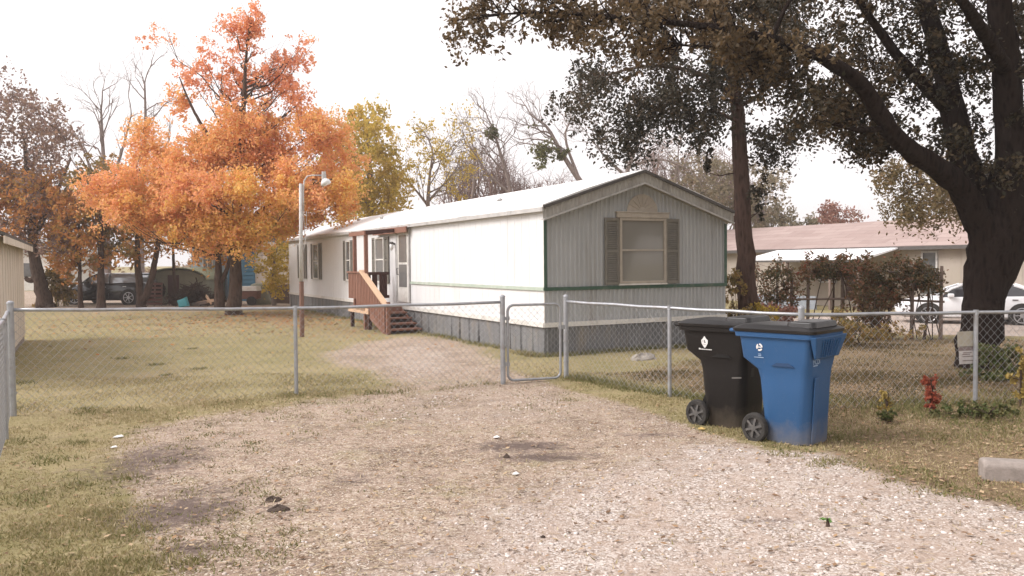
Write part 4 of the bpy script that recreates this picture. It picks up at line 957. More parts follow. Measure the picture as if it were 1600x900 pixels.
for c in c2[::3]+c1[::9]:
    dz = (V((tq[-1].x, tq[-1].y, 0))-V((c.x, c.y, 0))).length; zt = max(2.2, c.z-.75*dz-.3); p0 = min(tq, key=lambda p: abs(p.z-zt)); bow = V((0, 0, -.12*dz))
    pts = [p0.lerp(c, t)+bow*math.sin(math.pi*t)+V(rng.normal(size=3))*.10*math.sin(math.pi*t) for t in (0,.2,.4,.6,.8,1)]; m.tube(pts, [.04,.033,.026,.02,.013,.006], 5, cap=False)
    for _ in range(3): m.tube([pts[random.choice((3,4))], c+V((random.gauss(0,.4), random.gauss(0,.4), random.gauss(.25,.3)))], [.010,.004], 3, cap=False)
m.build('upper_limbs', M['barkmaple'], mp, off=off)
# leaf litter mound at its foot
# left brown tree
dL = 35
lb = flare(limb([(73,476),(62,440),(53,400),(50,350),(44,290),(38,220)], dL, .30, .07), 1.35)
c = region([(-110,160),(-40,110),(30,128),(62,150),(98,190),(122,240),(130,310),(122,385),(80,400),(50,385),(0,350),(-110,360)], 130, dL+.5, 3)
tree('shade_tree', 'dull mauve and olive tree with crooked trunk beside the cream shed', 'tree', [lb, limb([(58,432),(46,440),(40,434)], dL, .15, .08, False), limb([(50,350),(20,300),(-30,260)], dL, .16, .05, False), limb([(52,370),(85,310),(110,250)], dL, .13, .03, False)], c, [random.uniform(.6,1.0) for _ in c], 130, .16, M['barkmaple'], LF['mauve'], twigs=3, twig_r=.012)
lt = bpy.data.objects['shade_tree']; c = region([(-60,330),(0,270),(60,260),(128,290),(130,370),(95,405),(40,385)], 60, dL-.6, 2); npmesh('crown', leafcloud([tuple(q) for q in c], [random.uniform(.5,.9) for _ in c], 110, .17), 4, LF['orange'], lt, off=lt.location)
# thin yard trees
thin = [
 ('slim trunked tree with rust leaves left of the thicker trunks', (126,478), [(126,478),(125,440),(124,380),(122,320)], 34.5, .10, [(75,330),(128,290),(165,335),(158,400),(120,425),(85,420)], 34, LF['orange']),
 ('straight dark trunk with olive leaves in front of the dark car', (158,480), [(158,480),(158,440),(157,390),(158,330),(160,270)], 34, .165, [(118,285),(160,250),(205,270),(215,340),(200,405),(140,410)], 44, LF['olive']),
 ('forked dark trunk leaning right behind the dark car', (222,481), [(222,481),(218,450),(214,410),(215,360),(220,310)], 34.5, .18, [(185,320),(230,290),(268,320),(270,385),(205,392)], 34, LF['orange']),
 ('slender greenish trunk growing by the green shed', (272,474), [(272,474),(272,440),(271,400),(268,350)], 36.5, .10, [(245,335),(280,310),(300,370),(260,400)], 16, LF['olive']),
 ('grey forked trunk just left of the maple trunk', (343,478), [(343,478),(342,440),(341,405),(338,350)], 33, .20, [(290,345),(350,320),(400,340),(395,385),(310,400)], 36, LF['orange'])]
for k_, (lab, b0, path, d, r, poly, n, lf) in enumerate(thin):
    c = region(poly, n, d+.3, 1.8); ls = [flare(limb(path, d, r, r*.35), 1.25)]
    if k_ == 2: ls.append(limb([(224,470),(236,440),(243,405),(250,365),(255,330)], d, .16, .06, False))
    if k_ == 4: ls.append(limb([(346,440),(354,424),(360,400),(364,370)], d, .10, .05, False))
    tree('yard_tree', lab, 'tree', ls, c, [random.uniform(.5,.8) for _ in c], 110, .17, M['barkmaple'], lf, 'trees along the back of the lawn', twigs=1)
# bare trees
def grow(m, p, d, L, r, lev, tips, up=.25):
    n = 3; q = V(p); pts = [q.copy()]; d = V(d).normalized()
    for i in range(n):
        d = (d+V(rng.normal(size=3))*.16+V((0,0,up*.22))).normalized(); q = q+d*L/n; pts.append(q.copy())
    m.tube(pts, [r, r*.86, r*.74, r*.62], 6 if r > .05 else (4 if r > .02 else 3), cap=False)
    if lev == 0: tips.append(q); return
    for k in range(random.choice((2,2,3))):
        ax = V(rng.normal(size=3)); ax = (ax-d*ax.dot(d)).normalized(); an = R(random.uniform(16, 48)); nd_ = d*math.cos(an)+ax*math.sin(an)
        grow(m, q if k < 2 else pts[2], nd_, L*random.uniform(.66,.86), r*random.uniform(.52,.66), lev-1, tips, up)
    if random.random() < .5:
        ax = V(rng.normal(size=3)); ax = (ax-d*ax.dot(d)).normalized(); grow(m, pts[1], d*.6+ax*.8, L*.55, r*.4, max(0, lev-2), tips, up)
def bare(lab, path, d, r, poly, n, per=0, lf=None, twigs=5, size=(.3,.6), extra=(), L=.16, lev=4, len_=1.25):
    m = MB(); tips = []; ls = [limb(path, d, r, .05)]+[limb(e, d, r*.5, .035, False) for e in extra]; base = V(ls[0][0][0])
    root = thing('bare_tree', lab, 'tree', base, 0, 'thin trees beyond the homes')
    for k, (pts, rad) in enumerate(ls):
        q, rr = smoothpath(pts, rad); m.tube(q, rr, 8)
        N_ = len(q); lo = .55 if k == 0 else .35
        for j in range(9 if k == 0 else 5):
            i = int(N_*(lo+(1-lo)*j/(9 if k == 0 else 5))); i = min(i, N_-2); dd = (q[i+1]-q[i]).normalized(); ax = V((random.gauss(0,1), random.gauss(0,.6), random.gauss(0,.3))); ax = (ax-dd*ax.dot(dd)).normalized()
            grow(m, q[i], dd*.75+ax*.7, len_*random.uniform(.6,1.1), rr[i]*.55, lev-1, tips)
        grow(m, q[-1], (q[-1]-q[-3]), len_*.8, rr[-1], lev-1, tips)
    m.build('trunk', M['barkbare'], root, off=base, smooth=True)
    if lf is not None:
        cs = [tuple(t) for t in tips if random.random() < .5]; npmesh('crown', leafcloud(cs, [random.uniform(*size) for _ in cs], per, L), 4, lf, root, off=base)
    return root
bare('bare grey tree rising left of the orange maple', [(168,476),(168,380),(165,300),(160,220),(158,170)], 46, .22, [(105,215),(150,140),(190,130),(210,200),(215,290),(130,300)], 34, extra=([(165,310),(190,240),(205,180)], [(165,320),(140,260),(125,220)]))
bare('thinner bare tree reaching over the maple shoulder', [(222,470),(220,380),(222,290),(228,200),(226,130)], 48, .2, [(190,160),(215,110),(250,120),(265,180),(260,230),(190,240)], 26)
bare('thin tree with sparse yellow leaves behind the roof', [(668,400),(668,330),(670,285),(676,240)], 48, .18, [(620,300),(645,255),(680,232),(722,250),(740,290),(732,340),(622,345)], 46, 16, LF['yellow'], 3, (.4,.7), ([(668,320),(640,285)], [(669,315),(700,280)]))
g1 = bare('bare tree with a mistletoe tuft at the end of a pole limb', [(808,400),(806,340),(795,285),(782,240),(770,200)], 46, .17, [(735,250),(752,215),(775,190),(805,235),(825,270),(800,320),(735,325)], 36, extra=([(800,305),(760,270),(745,245)],))
g2 = bare('bare tree arching left over the white roof ridge', [(925,400),(918,300),(892,262),(872,230),(856,198),(838,186)], 44, .2, [(832,195),(865,178),(905,205),(935,235),(925,280),(860,290),(835,250)], 34, extra=([(905,280),(880,215),(890,190)],))
g3 = bare('bare spreading tree rising behind the roof peak', [(975,400),(975,320),(978,270),(992,235),(1005,215)], 46, .2, [(930,240),(965,205),(1020,200),(1065,235),(1075,285),(940,290)], 40, extra=([(977,275),(945,245),(930,225)], [(980,262),(1030,245),(1070,262)]))
for gt, px, py, d, s in ((g2, 846, 236, 44, .55), (g2, 876, 240, 44, .33), (g1, 770, 207, 46, .36)):
    npmesh('mistletoe', leafcloud([tuple(P(px, py, d))], [s], 600 if s > .5 else 320, .17, 1.1), 4, LF['mistle'], gt, off=gt.location)
bare('slim bare tree between the yellow tree and the arching one', [(735,400),(735,330),(742,280),(740,235)], 52, .14, [(715,270),(740,230),(770,250),(775,310),(720,325)], 24)
bare('low bare brown tree past the roof peak', [(1045,400),(1045,330),(1055,285),(1060,250)], 52, .16, [(1000,290),(1040,250),(1090,255),(1110,300),(1010,320)], 34, 8, LF['mauve'])
# yellow tree behind home
c = region([(506,235),(520,190),(556,165),(585,172),(606,205),(618,255),(624,300),(610,350),(512,350)], 78, 45, 2.2)
tree('yellow_tree', 'tall yellow-green tree standing right behind the orange maple', 'tree', [limb([(580,470),(580,400),(579,320),(576,240),(574,185)], 45, .32, .08), limb([(580,330),(545,280),(530,230)], 45, .12, .04, False)], c, [random.uniform(.6,.95) for _ in c], 150, .21, M['barkgrey'], LF['yellow'], twigs=1)
c = region([(396,392),(430,380),(456,392),(458,440),(430,452),(405,440)], 26, 35, 1.2)
tree('small_tree', 'small yellow-olive tree between the blue house and the home', 'tree', [limb([(428,470),(427,440),(428,410),(432,390)], 35, .10, .03)], c, [random.uniform(.35,.6) for _ in c], 90, .15, M['barkgrey'], LF['yellow'], twigs=1)
# right background trees
c = region([(1060,262),(1110,245),(1150,250),(1200,262),(1212,300),(1190,345),(1060,345)], 60, 50, 2.5)
tree('hazy_tree', 'grey-green tree behind the cedar trunk', 'tree', [limb([(1150,420),(1150,350),(1155,300),(1160,265)], 50, .28, .06)], c, [random.uniform(.6,1) for _ in c], 110, .2, M['barkgrey'], LF['hazy'], twigs=2, twig_r=.012)
c = region([(1180,325),(1215,318),(1262,345),(1265,370),(1180,370)], 26, 56, 2)
tree('hazy_tree', 'low grey-green tree just above the pink roof', 'tree', [limb([(1220,420),(1220,370),(1222,335)], 56, .2, .05)], c, [random.uniform(.6,1) for _ in c], 110, .22, M['barkgrey'], LF['hazy'], twigs=2, twig_r=.012)
c = region([(1262,352),(1280,336),(1310,326),(1345,330),(1350,360),(1265,365)], 22, 58, 1.5)
tree('red_tree', 'rounded reddish tree top showing over the pink roof', 'tree', [limb([(1305,420),(1305,370),(1306,340)], 58, .2, .05)], c, [random.uniform(.6,.9) for _ in c], 110, .22, M['barkgrey'], LF['redbush'], twigs=1)
c = region([(1372,262),(1420,240),(1500,240),(1520,300),(1505,330),(1440,345),(1385,335)], 52, 24, 1.6)
tree('olive_tree', 'olive-brown leafy tree hanging behind the oak trunk', 'tree', [limb([(1540,520),(1542,420),(1530,320),(1490,250)], 24, .2, .05), limb([(1535,340),(1470,290),(1410,285)], 24, .08, .02, False)], c, [random.uniform(.3,.5) for _ in c], 150, .10, M['barkmaple'], LF['olivedark'], twigs=2, droop=.5)

# cedar
dC = 19.0
ct = flare(limb([(1168,530),(1166,440),(1162,330),(1157,230),(1150,150),(1138,60),(1125,-40)], dC, .235, .10), 1.3)
cc = region([(893,95),(950,80),(1050,75),(1135,80),(1145,160),(1110,190),(1060,165),(1005,190),(960,205),(915,195),(895,160)], 54, dC-.3, 1.4)
cc += region([(1172,200),(1200,160),(1260,170),(1290,210),(1240,250),(1180,330)], 14, dC, .8)
cc += region([(1165,130),(1230,110),(1275,60),(1240,30),(1160,40)], 26, dC-.2, 1.2)
cc += region([(1000,-60),(1260,-60),(1260,60),(1000,60)], 40, dC, 1.6)
hang = [(935,205),(960,212),(985,200),(990,222),(1070,190),(1085,205),(1098,190),(1060,180),(1020,170)]
cc += [P(x, y, dC-.4+random.uniform(-.4,.4)) for x, y in hang for _ in range(2)]
cc += [P(x, y, dC) for x, y in ((1105,235),(1106,255),(1107,270),(1190,225),(1205,250),(1195,275),(1215,200),(1230,215),(1180,300),(1186,330))]
szs = [random.uniform(.22,.46) for _ in cc[:-10]]+[.16]*10
tree('cedar_tree', 'tall dark cedar with bare reddish trunk behind the end wall', 'tree', [ct, limb([(1148,150),(1090,110),(1010,100),(940,120)], dC-.2, .07, .02, False), limb([(1152,190),(1110,170),(1090,185)], dC-.3, .05, .02, False), limb([(1150,170),(1200,140),(1240,95)], dC-.2, .05, .02, False)],
     cc, szs, 200, .088, M['barkcedar'], LF['cedar'], twigs=2, flat=1.0, droop=.45, sag=.6)

# live oak
dO = 13.1
trunk = ([P(1524,590,dO), P(1527,545,dO), P(1535,470,dO), P(1545,415,dO), P(1552,365,dO), P(1558,330,dO), P(1562,295,dO), P(1564,265,dO)], [.38,.325,.285,.30,.32,.30,.23,.13]); trunk[0][0].z = -.3
L1 = ([P(1546,430,dO), P(1540,370,dO), P(1512,303,12.9), P(1470,265,12.6), P(1420,235,12.3), P(1385,200,12.0), P(1352,135,11.7), P(1300,98,11.5), P(1245,72,11.4), P(1140,45,11.4), P(1010,30,11.5), P(860,18,11.7), P(740,25,11.9)], [.25,.25,.19,.16,.14,.125,.11,.09,.07,.05,.036,.022,.010])
L2 = ([P(1548,420,dO), P(1548,365,dO), P(1512,270,13.3), P(1492,180,13.4), P(1468,90,13.6), P(1445,0,13.8), P(1420,-120,14)], [.28,.28,.22,.19,.16,.13,.08])
L3 = ([P(1556,430,dO), P(1566,375,dO), P(1578,280,13.0), P(1580,180,12.8), P(1568,80,12.6), P(1560,-30,12.4), P(1550,-160,12.3)], [.28,.30,.24,.21,.18,.15,.08])
L4 = ([P(1545,470,dO), P(1568,405,dO), P(1600,340,13.2), P(1640,260,13.3), P(1700,160,13.5), P(1780,40,13.8)], [.24,.28,.22,.19,.15,.10])
L5 = ([P(1385,200,12.0), P(1340,205,11.8), P(1290,190,11.6)], [.05,.035,.015]); L6 = ([P(1490,175,13.4), P(1430,120,13.2), P(1380,60,13), P(1330,-20,12.8)], [.12,.10,.07,.04])
L7 = ([P(1572,110,12.6), P(1530,40,11.5), P(1480,-30,10.6)], [.12,.09,.05]); L8 = ([P(1245,72,11.4), P(1180,85,11.6), P(1130,75,11.8), P(1060,70,12)], [.07,.05,.035,.015])
co = region([(1150,5),(1250,-40),(1640,-60),(1640,120),(1560,130),(1520,100),(1500,160),(1440,150),(1400,190),(1350,165),(1290,100),(1230,70),(1160,60)], 122, 13.7, 1.3)
co += region([(1290,110),(1350,150),(1400,210),(1370,240),(1335,235),(1300,190),(1270,150)], 40, 12.9, .6)
co += region([(1400,200),(1500,190),(1560,240),(1560,300),(1470,225)], 16, 13.2, 1.0)
co += region([(1560,140),(1660,120),(1700,330),(1610,330),(1590,220)], 40, 13.2, 1.0)
co += [V((random.uniform(2.6,12), random.uniform(4.5,13), random.uniform(6.2,8.5))) for _ in range(230)]  # unseen overhead clumps, added to shade the end wall and right yard
co += region([(1200,-200),(1700,-200),(1700,-40),(1200,-40)], 60, 12.6, 2.2)
co += region([(1150,105),(1230,95),(1290,160),(1280,215),(1240,170)], 12, 11.8, .5)
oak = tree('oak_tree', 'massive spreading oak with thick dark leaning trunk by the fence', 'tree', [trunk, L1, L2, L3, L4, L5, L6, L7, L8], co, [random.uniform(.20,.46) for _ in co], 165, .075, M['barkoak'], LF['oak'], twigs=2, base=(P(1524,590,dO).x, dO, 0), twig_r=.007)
ob = region([(690,45),(725,20),(770,-20),(1150,-30),(1150,70),(1050,80),(985,95),(930,78),(885,62),(830,42),(765,62),(725,72)], 88, 11.8, 1.0)
ob += region([(1130,40),(1300,80),(1310,120),(1240,105),(1150,75)], 5, 11.2, .35)
ob += region([(1140,60),(1215,75),(1215,115),(1165,140),(1150,110)], 14, 11.6, .5)
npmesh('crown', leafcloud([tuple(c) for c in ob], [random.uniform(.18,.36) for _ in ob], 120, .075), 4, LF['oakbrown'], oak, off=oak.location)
m = MB(); LP = [np.array(tuple(p)) for p in resample(*smoothpath(*L1), .2)[0]+resample(*smoothpath(*L8), .2)[0]]; LA = np.array(LP)
for c in ob:
    ca = np.array(tuple(c)); dd_ = np.linalg.norm(LA-ca, axis=1)+.5*np.maximum(0, ca[0]-LA[:,0]+.5)*0
    q = V(LA[int(np.argmin(dd_+.35*np.abs(LA[:,0]-ca[0]-.6)))]); m.tube([q, q.lerp(c, .5)+V(rng.normal(size=3))*.06, c], [.018,.012,.006], 4, cap=False)
    for _ in range(3): m.tube([c, c+V(rng.normal(size=3))*.22], [.005,.002], 3, cap=False)
m.build('outer_twigs', M['barkoak'], oak, off=oak.location)

# far treeline, one uncountable mass low on the horizon
cs_, sz_ = [], []
for i in range(330):
    px = random.uniform(-150, 1750); d = random.uniform(62, 85); h = random.uniform(.5, 3.2)*(.6+.4*math.sin(px*.021)+.35*math.sin(px*.057+1))
    if px < 430 and random.random() < .6: continue
    q = P(px, 405, d); q.z = max(.4, h); cs_.append(tuple(q)); sz_.append(random.uniform(.8, 1.6))
tag(npmesh('treeline', leafcloud(cs_, sz_, 110, .32), 4, leafmat('far_leaves', [(.16,.12,.08),(.24,.17,.10),(.30,.20,.12),(.34,.21,.14)], .4, .2)), kind='stuff')
m = MB()
for i in range(480):
    px = random.uniform(690, 1200); d = random.uniform(55, 64); top = 262-28*math.sin(px*.019)-14*math.sin(px*.05+1)
    cv = P(px, random.uniform(top, top+55), d); b = V((cv.x+random.gauss(0,.7), cv.y, max(0, cv.z-random.uniform(2.5,4))))
    mid = b.lerp(cv, .55)+V(rng.normal(size=3))*.2; m.tube([b, mid, cv], [.06,.04,.014], 3, cap=False)
    for _ in range(7):
        q_ = (b.lerp(mid, random.uniform(.6,1)) if random.random() < .4 else mid.lerp(cv, random.uniform(0,1))); e = q_+V((random.gauss(0,.7), random.gauss(0,.7), abs(random.gauss(.55,.4)))); k2 = q_.lerp(e,.5)+V(rng.normal(size=3))*.1
        m.tube([q_, k2, e], [.022,.015,.007], 3, cap=False); m.tube([k2, k2+V((random.gauss(0,.4), random.gauss(0,.4), abs(random.gauss(.3,.2))))], [.012,.006], 3, cap=False)
tag(m.build('bare_woods', surf('reddish_twigs', (.15,.095,.08), (.22,.15,.13), .9, 1), None), kind='stuff')

# ------------------------------------------------------------------ neighbour's house on the right
NH = P(1180, 388, 42.5); NRZ = math.atan2(-.8856, .4645); NH.z = -.45
def nl(x, y, z): return (x, y, z)
nh = thing('neighbour_house', 'low cream house with faded pink shingle roof behind the vines', 'house', NH, NRZ)
def nwall_s(px):      # local x on the front wall for a pixel column
    r = ray(px, 405); k = r.x/r.y; c, s_ = math.cos(NRZ), math.sin(NRZ)
    return (k*NH.y-NH.x)/(c-k*s_)
ze, zrg, hwid = 2.80, 4.02, 3.0; xa, xb = -5, 19
m = MB(); m.box(xa, xb, 0, 2*hwid, 0, ze); nw = m.build('wall', M['creamhouse'], nh)
m = MB()
for xx in np.arange(xa+.6, xb, 1.2): m.box(xx-.02, xx+.02, -.012, -.001, .3, ze-.1)
m.build('batten', M['creamhouse'], nw)
m = MB(); N = 20
for sgn in (0, 1):
    secs = []
    for j in range(N+1):
        xx = xa-.3+(xb-xa+.6)*j/N; dz = .03*math.sin(j*1.7)
        e, rr = (-.45, hwid) if sgn == 0 else (2*hwid+.45, hwid)
        secs.append([(xx, e, ze-.16), (xx, e, ze-.06+dz*.3), (xx, (e+rr)/2, (ze-.06+zrg)/2+dz), (xx, rr, zrg), (xx, rr, zrg-.1)])
    m.loft(secs)
nr = m.build('roof', M['shingle'], nh)
m = MB(); m.box(xa-.3, xb+.3, -.48, -.452, ze-.22, ze-.07); m.build('fascia', M['drip'], nh)
cp = nwall_s(1341)+2.4; zc = 4.0
m = MB(); m.box(cp-.22, cp+.12, 3.1, 3.5, 3.7, 4.9); ch = m.build('chimney', M['creamhouse'], nr)
m = MB(); m.tube([(cp-.05,3.3,4.85),(cp-.05,3.3,5.65)], .06, 8); m.build('flue_pipe', M['gutter'], ch)
s0, s1 = nwall_s(1440), nwall_s(1466)
m = MB(); m.box(s0+.08, s1-.08, -.03, -.004, .75, 2.45); w = m.build('window', M['darkpane'], nh)
m = MB(); m.box(s0, s0+.08, -.06, -.004, .68, 2.52); m.box(s1-.08, s1, -.06, -.004, .68, 2.52); m.box(s0+.08, s1-.08, -.06, -.004, 2.45, 2.52); m.box(s0+.08, s1-.08, -.06, -.004, .68, .75); m.build('frame', M['gutter'], w)
s0, s1 = nwall_s(1283), nwall_s(1306)
m = MB(); m.box(s0, s1, -.03, -.004, 1.2, 2.2); w = m.build('window', M['darkpane'], nh)
m = MB(); m.box(s0-.07, s1+.07, -.05, -.0305, 2.2, 2.28); m.box(s0-.07, s1+.07, -.05, -.0305, 1.12, 1.2); m.box(s0-.07, s0, -.05, -.0305, 1.2, 2.2); m.box(s1, s1+.07, -.05, -.0305, 1.2, 2.2); m.build('frame', M['gutter'], w)
s0, s1 = nwall_s(1322), nwall_s(1345)
m = MB(); m.box(s0, s1, -.04, -.004, .4, 2.3); m.build('door', M['darkwood'], nh)
# carport awning
def nlocal(p): c, s_ = math.cos(-NRZ), math.sin(-NRZ); q = p-NH; return V((q.x*c-q.y*s_, q.x*s_+q.y*c, q.z))
a0 = nlocal(P(1222, 396, 33.5)); a1 = nlocal(P(1405, 392, 27.5))
sa, sb = nwall_s(1250), nwall_s(1425)
aw = thing('porch_awning', 'flat white metal awning on posts before the cream house', 'awning', NH, NRZ)
zf, zk = 2.16, 2.62; yf = -2.6
m = MB(); m.loft([[(x_, yf, zf), (x_, yf, zf+.10), (x_, -.5, zk+.06), (x_, -.5, zk)] for x_ in np.linspace(sa-1.0, sb-.3, 12)]); m.build('canopy', M['awning'], aw)
m = MB(); m.box(sa-1.0, sb-.3, yf-.03, yf-.002, zf-.06, zf+.03); m.build('front_beam', M['drip'], aw)
for x_ in (sa-.8, sa+1.6, sa+4.0, sb-.6): m = MB(); m.box(x_-.05, x_+.05, yf+.05, yf+.15, -.05, zf+.01); m.build('post', M['greywood'], aw)
m = MB(); m.box(sa-1.0, sa+3.5, yf-.2, yf-.14, .0, .62); m.build('skirt_panel', surf('bluegrey_panel', (.26,.28,.31), (.2,.22,.25), .7, 4), aw)

# trellis with vines
tr0 = V(P(1236, 440, 22.5)); tr1 = V(P(1470, 440, 20.6)); tr0.z = gzf(tr0.x, tr0.y); tr1.z = gzf(tr1.x, tr1.y)
tl = thing('vine_trellis', 'rough wooden pole trellis carrying the tangled vines', 'trellis', tr0)
for t in (0, .12, .36, .6, .82, 1):
    b = tr0.lerp(tr1, t); m = MB(); m.tube([(b.x,b.y,b.z-.1),(b.x+.02,b.y,b.z+1.85)], [.05,.04], 7); m.build('post', M['greywood'], tl, off=tr0)
for z in (1.0, 1.72):
    m = MB(); m.tube([tr0+V((-.3,0,z)), tr0.lerp(tr1,.5)+V((0,0,z+.03)), tr1+V((.1,0,z-.05))], .03, 6); m.build('rail', M['greywood'], tl, off=tr0)
for lab, poly, n, d, lf, sz in (
  ('dense green and red vine mound at the left end of the trellis', [(1178,415),(1235,410),(1240,440),(1230,490),(1180,490)], 26, 22.5, LF['vine'], (.22,.4)),
  ('thin band of vine lying along the trellis top', [(1235,410),(1330,408),(1332,430),(1240,430)], 24, 22, LF['vine'], (.2,.34)),
  ('thick dark vine bulging over the middle trellis posts', [(1325,412),(1380,402),(1430,412),(1455,430),(1440,450),(1390,470),(1345,470),(1330,430)], 42, 21.2, LF['vine'], (.22,.4)),
  ('sprawling vine end drooping in front of the window', [(1420,412),(1462,425),(1465,445),(1430,452)], 14, 20.8, LF['vine'], (.18,.3)),
  ('hanging vine stems and leaves below the middle of the trellis', [(1330,460),(1395,455),(1390,510),(1340,515)], 22, 20.6, LF['vine'], (.16,.28))):
    c = region(poly, n, d, .5); cxm = sum(p.x for p in c)/n; cym = sum(p.y for p in c)/n; b = V((cxm, cym, gzf(cxm, cym)-.05)); top = V((cxm+.1, cym, max(p.z for p in c)-.1))
    st = [([b, b.lerp(top,.5)+V((.1,.05,0)), top], [.04,.03,.015])]+[([b+V((random.uniform(-.8,.8),random.uniform(-.2,.2),0)), random.choice(c), random.choice(c)], [.014,.011,.006]) for _ in range(4)]
    tree('climbing_vine', lab, 'vine', st, c, [random.uniform(*sz) for _ in c], 120, .085, M['barkmaple'], lf, 'vines on the trellis', twigs=3, twig_r=.006, base=b)
def shrub(name, lab, px, py, d, w, h, n, per, L, lf, group=None, sz=(.1,.2), cat='shrub', z0=None):
    b = P(px, py, d); b.z = gzf(b.x, b.y); c = [b+V((random.gauss(0, w*.4), random.gauss(0, w*.3), h*random.uniform(.15, 1))) for _ in range(n)]
    st = [([b-V((0,0,.05)), b+V((random.gauss(0,w*.15),0,h*.4)), b+V((random.gauss(0,w*.25),0,h*.85))], [.012,.009,.004]) for _ in range(3)]
    return tree(name, lab, cat, st, c, [random.uniform(*sz) for _ in c], per, L, M['barkmaple'], lf, group, twigs=2, twig_r=.003, base=b, tipr=.003)
shrub('red_shrub', 'red-leaved shrub below the vines right of the cedar trunk', 1215, 490, 20.5, .7, .9, 26, 90, .08, LF['redbush'], sz=(.14,.26))
shrub('yellow_shrub', 'yellow-green shrub at the foot of the cedar trunk', 1188, 500, 18.6, .5, .75, 20, 90, .075, LF['yellow'], sz=(.12,.24))
shrub('weed_shrub', 'scruffy olive shrub behind the tall fence post', 1310, 505, 16.5, .6, .7, 20, 80, .07, LF['olive'], sz=(.12,.22))
shrub('weed_shrub', 'straggly olive shrub tight against the home far corner', 1145, 495, 18.2, .3, 1.5, 18, 70, .075, LF['olive'], sz=(.12,.2))
LF['redplant'] = leafmat('scarlet_leaves', [(.30,.07,.04),(.38,.095,.055),(.40,.14,.08)], .4, 2)
LF['yplant'] = leafmat('gold_leaves', [(.30,.22,.06),(.40,.30,.09),(.44,.33,.12)], .4, 2)
LF['gplant'] = leafmat('weed_leaves', [(.06,.085,.025),(.11,.12,.04),(.17,.15,.06)], .3, 2)
shrub('red_plant', 'small scarlet-leaved sapling at the fence foot', 1455, 652, 9.1, .09, .42, 22, 60, .032, LF['redplant'], sz=(.04,.07), cat='plant')
shrub('yellow_plant', 'small yellow-leaved weed left of the scarlet sapling', 1385, 655, 9.2, .09, .30, 8, 26, .045, LF['yplant'], sz=(.04,.07), cat='plant')
shrub('green_plant', 'low green weed clump right of the scarlet sapling', 1530, 662, 8.9, .5, .16, 24, 40, .045, LF['gplant'], sz=(.05,.09), cat='plant')
shrub('green_plant', 'small dark weed under the yellow-leaved one', 1390, 668, 8.8, .12, .14, 8, 36, .04, LF['gplant'], sz=(.04,.07), cat='plant')
shrub('yellow_plant', 'tall golden weed at the right frame edge by the fence', 1594, 650, 9.6, .08, .75, 12, 40, .055, LF['yplant'], sz=(.05,.1), cat='plant')
shrub('weed_shrub', 'dark leafy shrub at the oak foot behind the notice', 1560, 575, 11.6, .5, .5, 26, 70, .06, LF['gplant'], sz=(.1,.18))
shrub('weed_shrub', 'dry brown weed patch along the neighbour driveway', 1350, 535, 17, 1.2, .4, 34, 60, .06, LF['olive'], sz=(.1,.2))
g = G(1293, 822); shrub('green_sprig', 'single bright green sprig growing in the gravel', 1293, 822, g.y, .015, .06, 4, 6, .03, leafmat('fresh_leaf', [(.16,.30,.07),(.2,.36,.10)], .3), sz=(.012,.02), cat='plant')

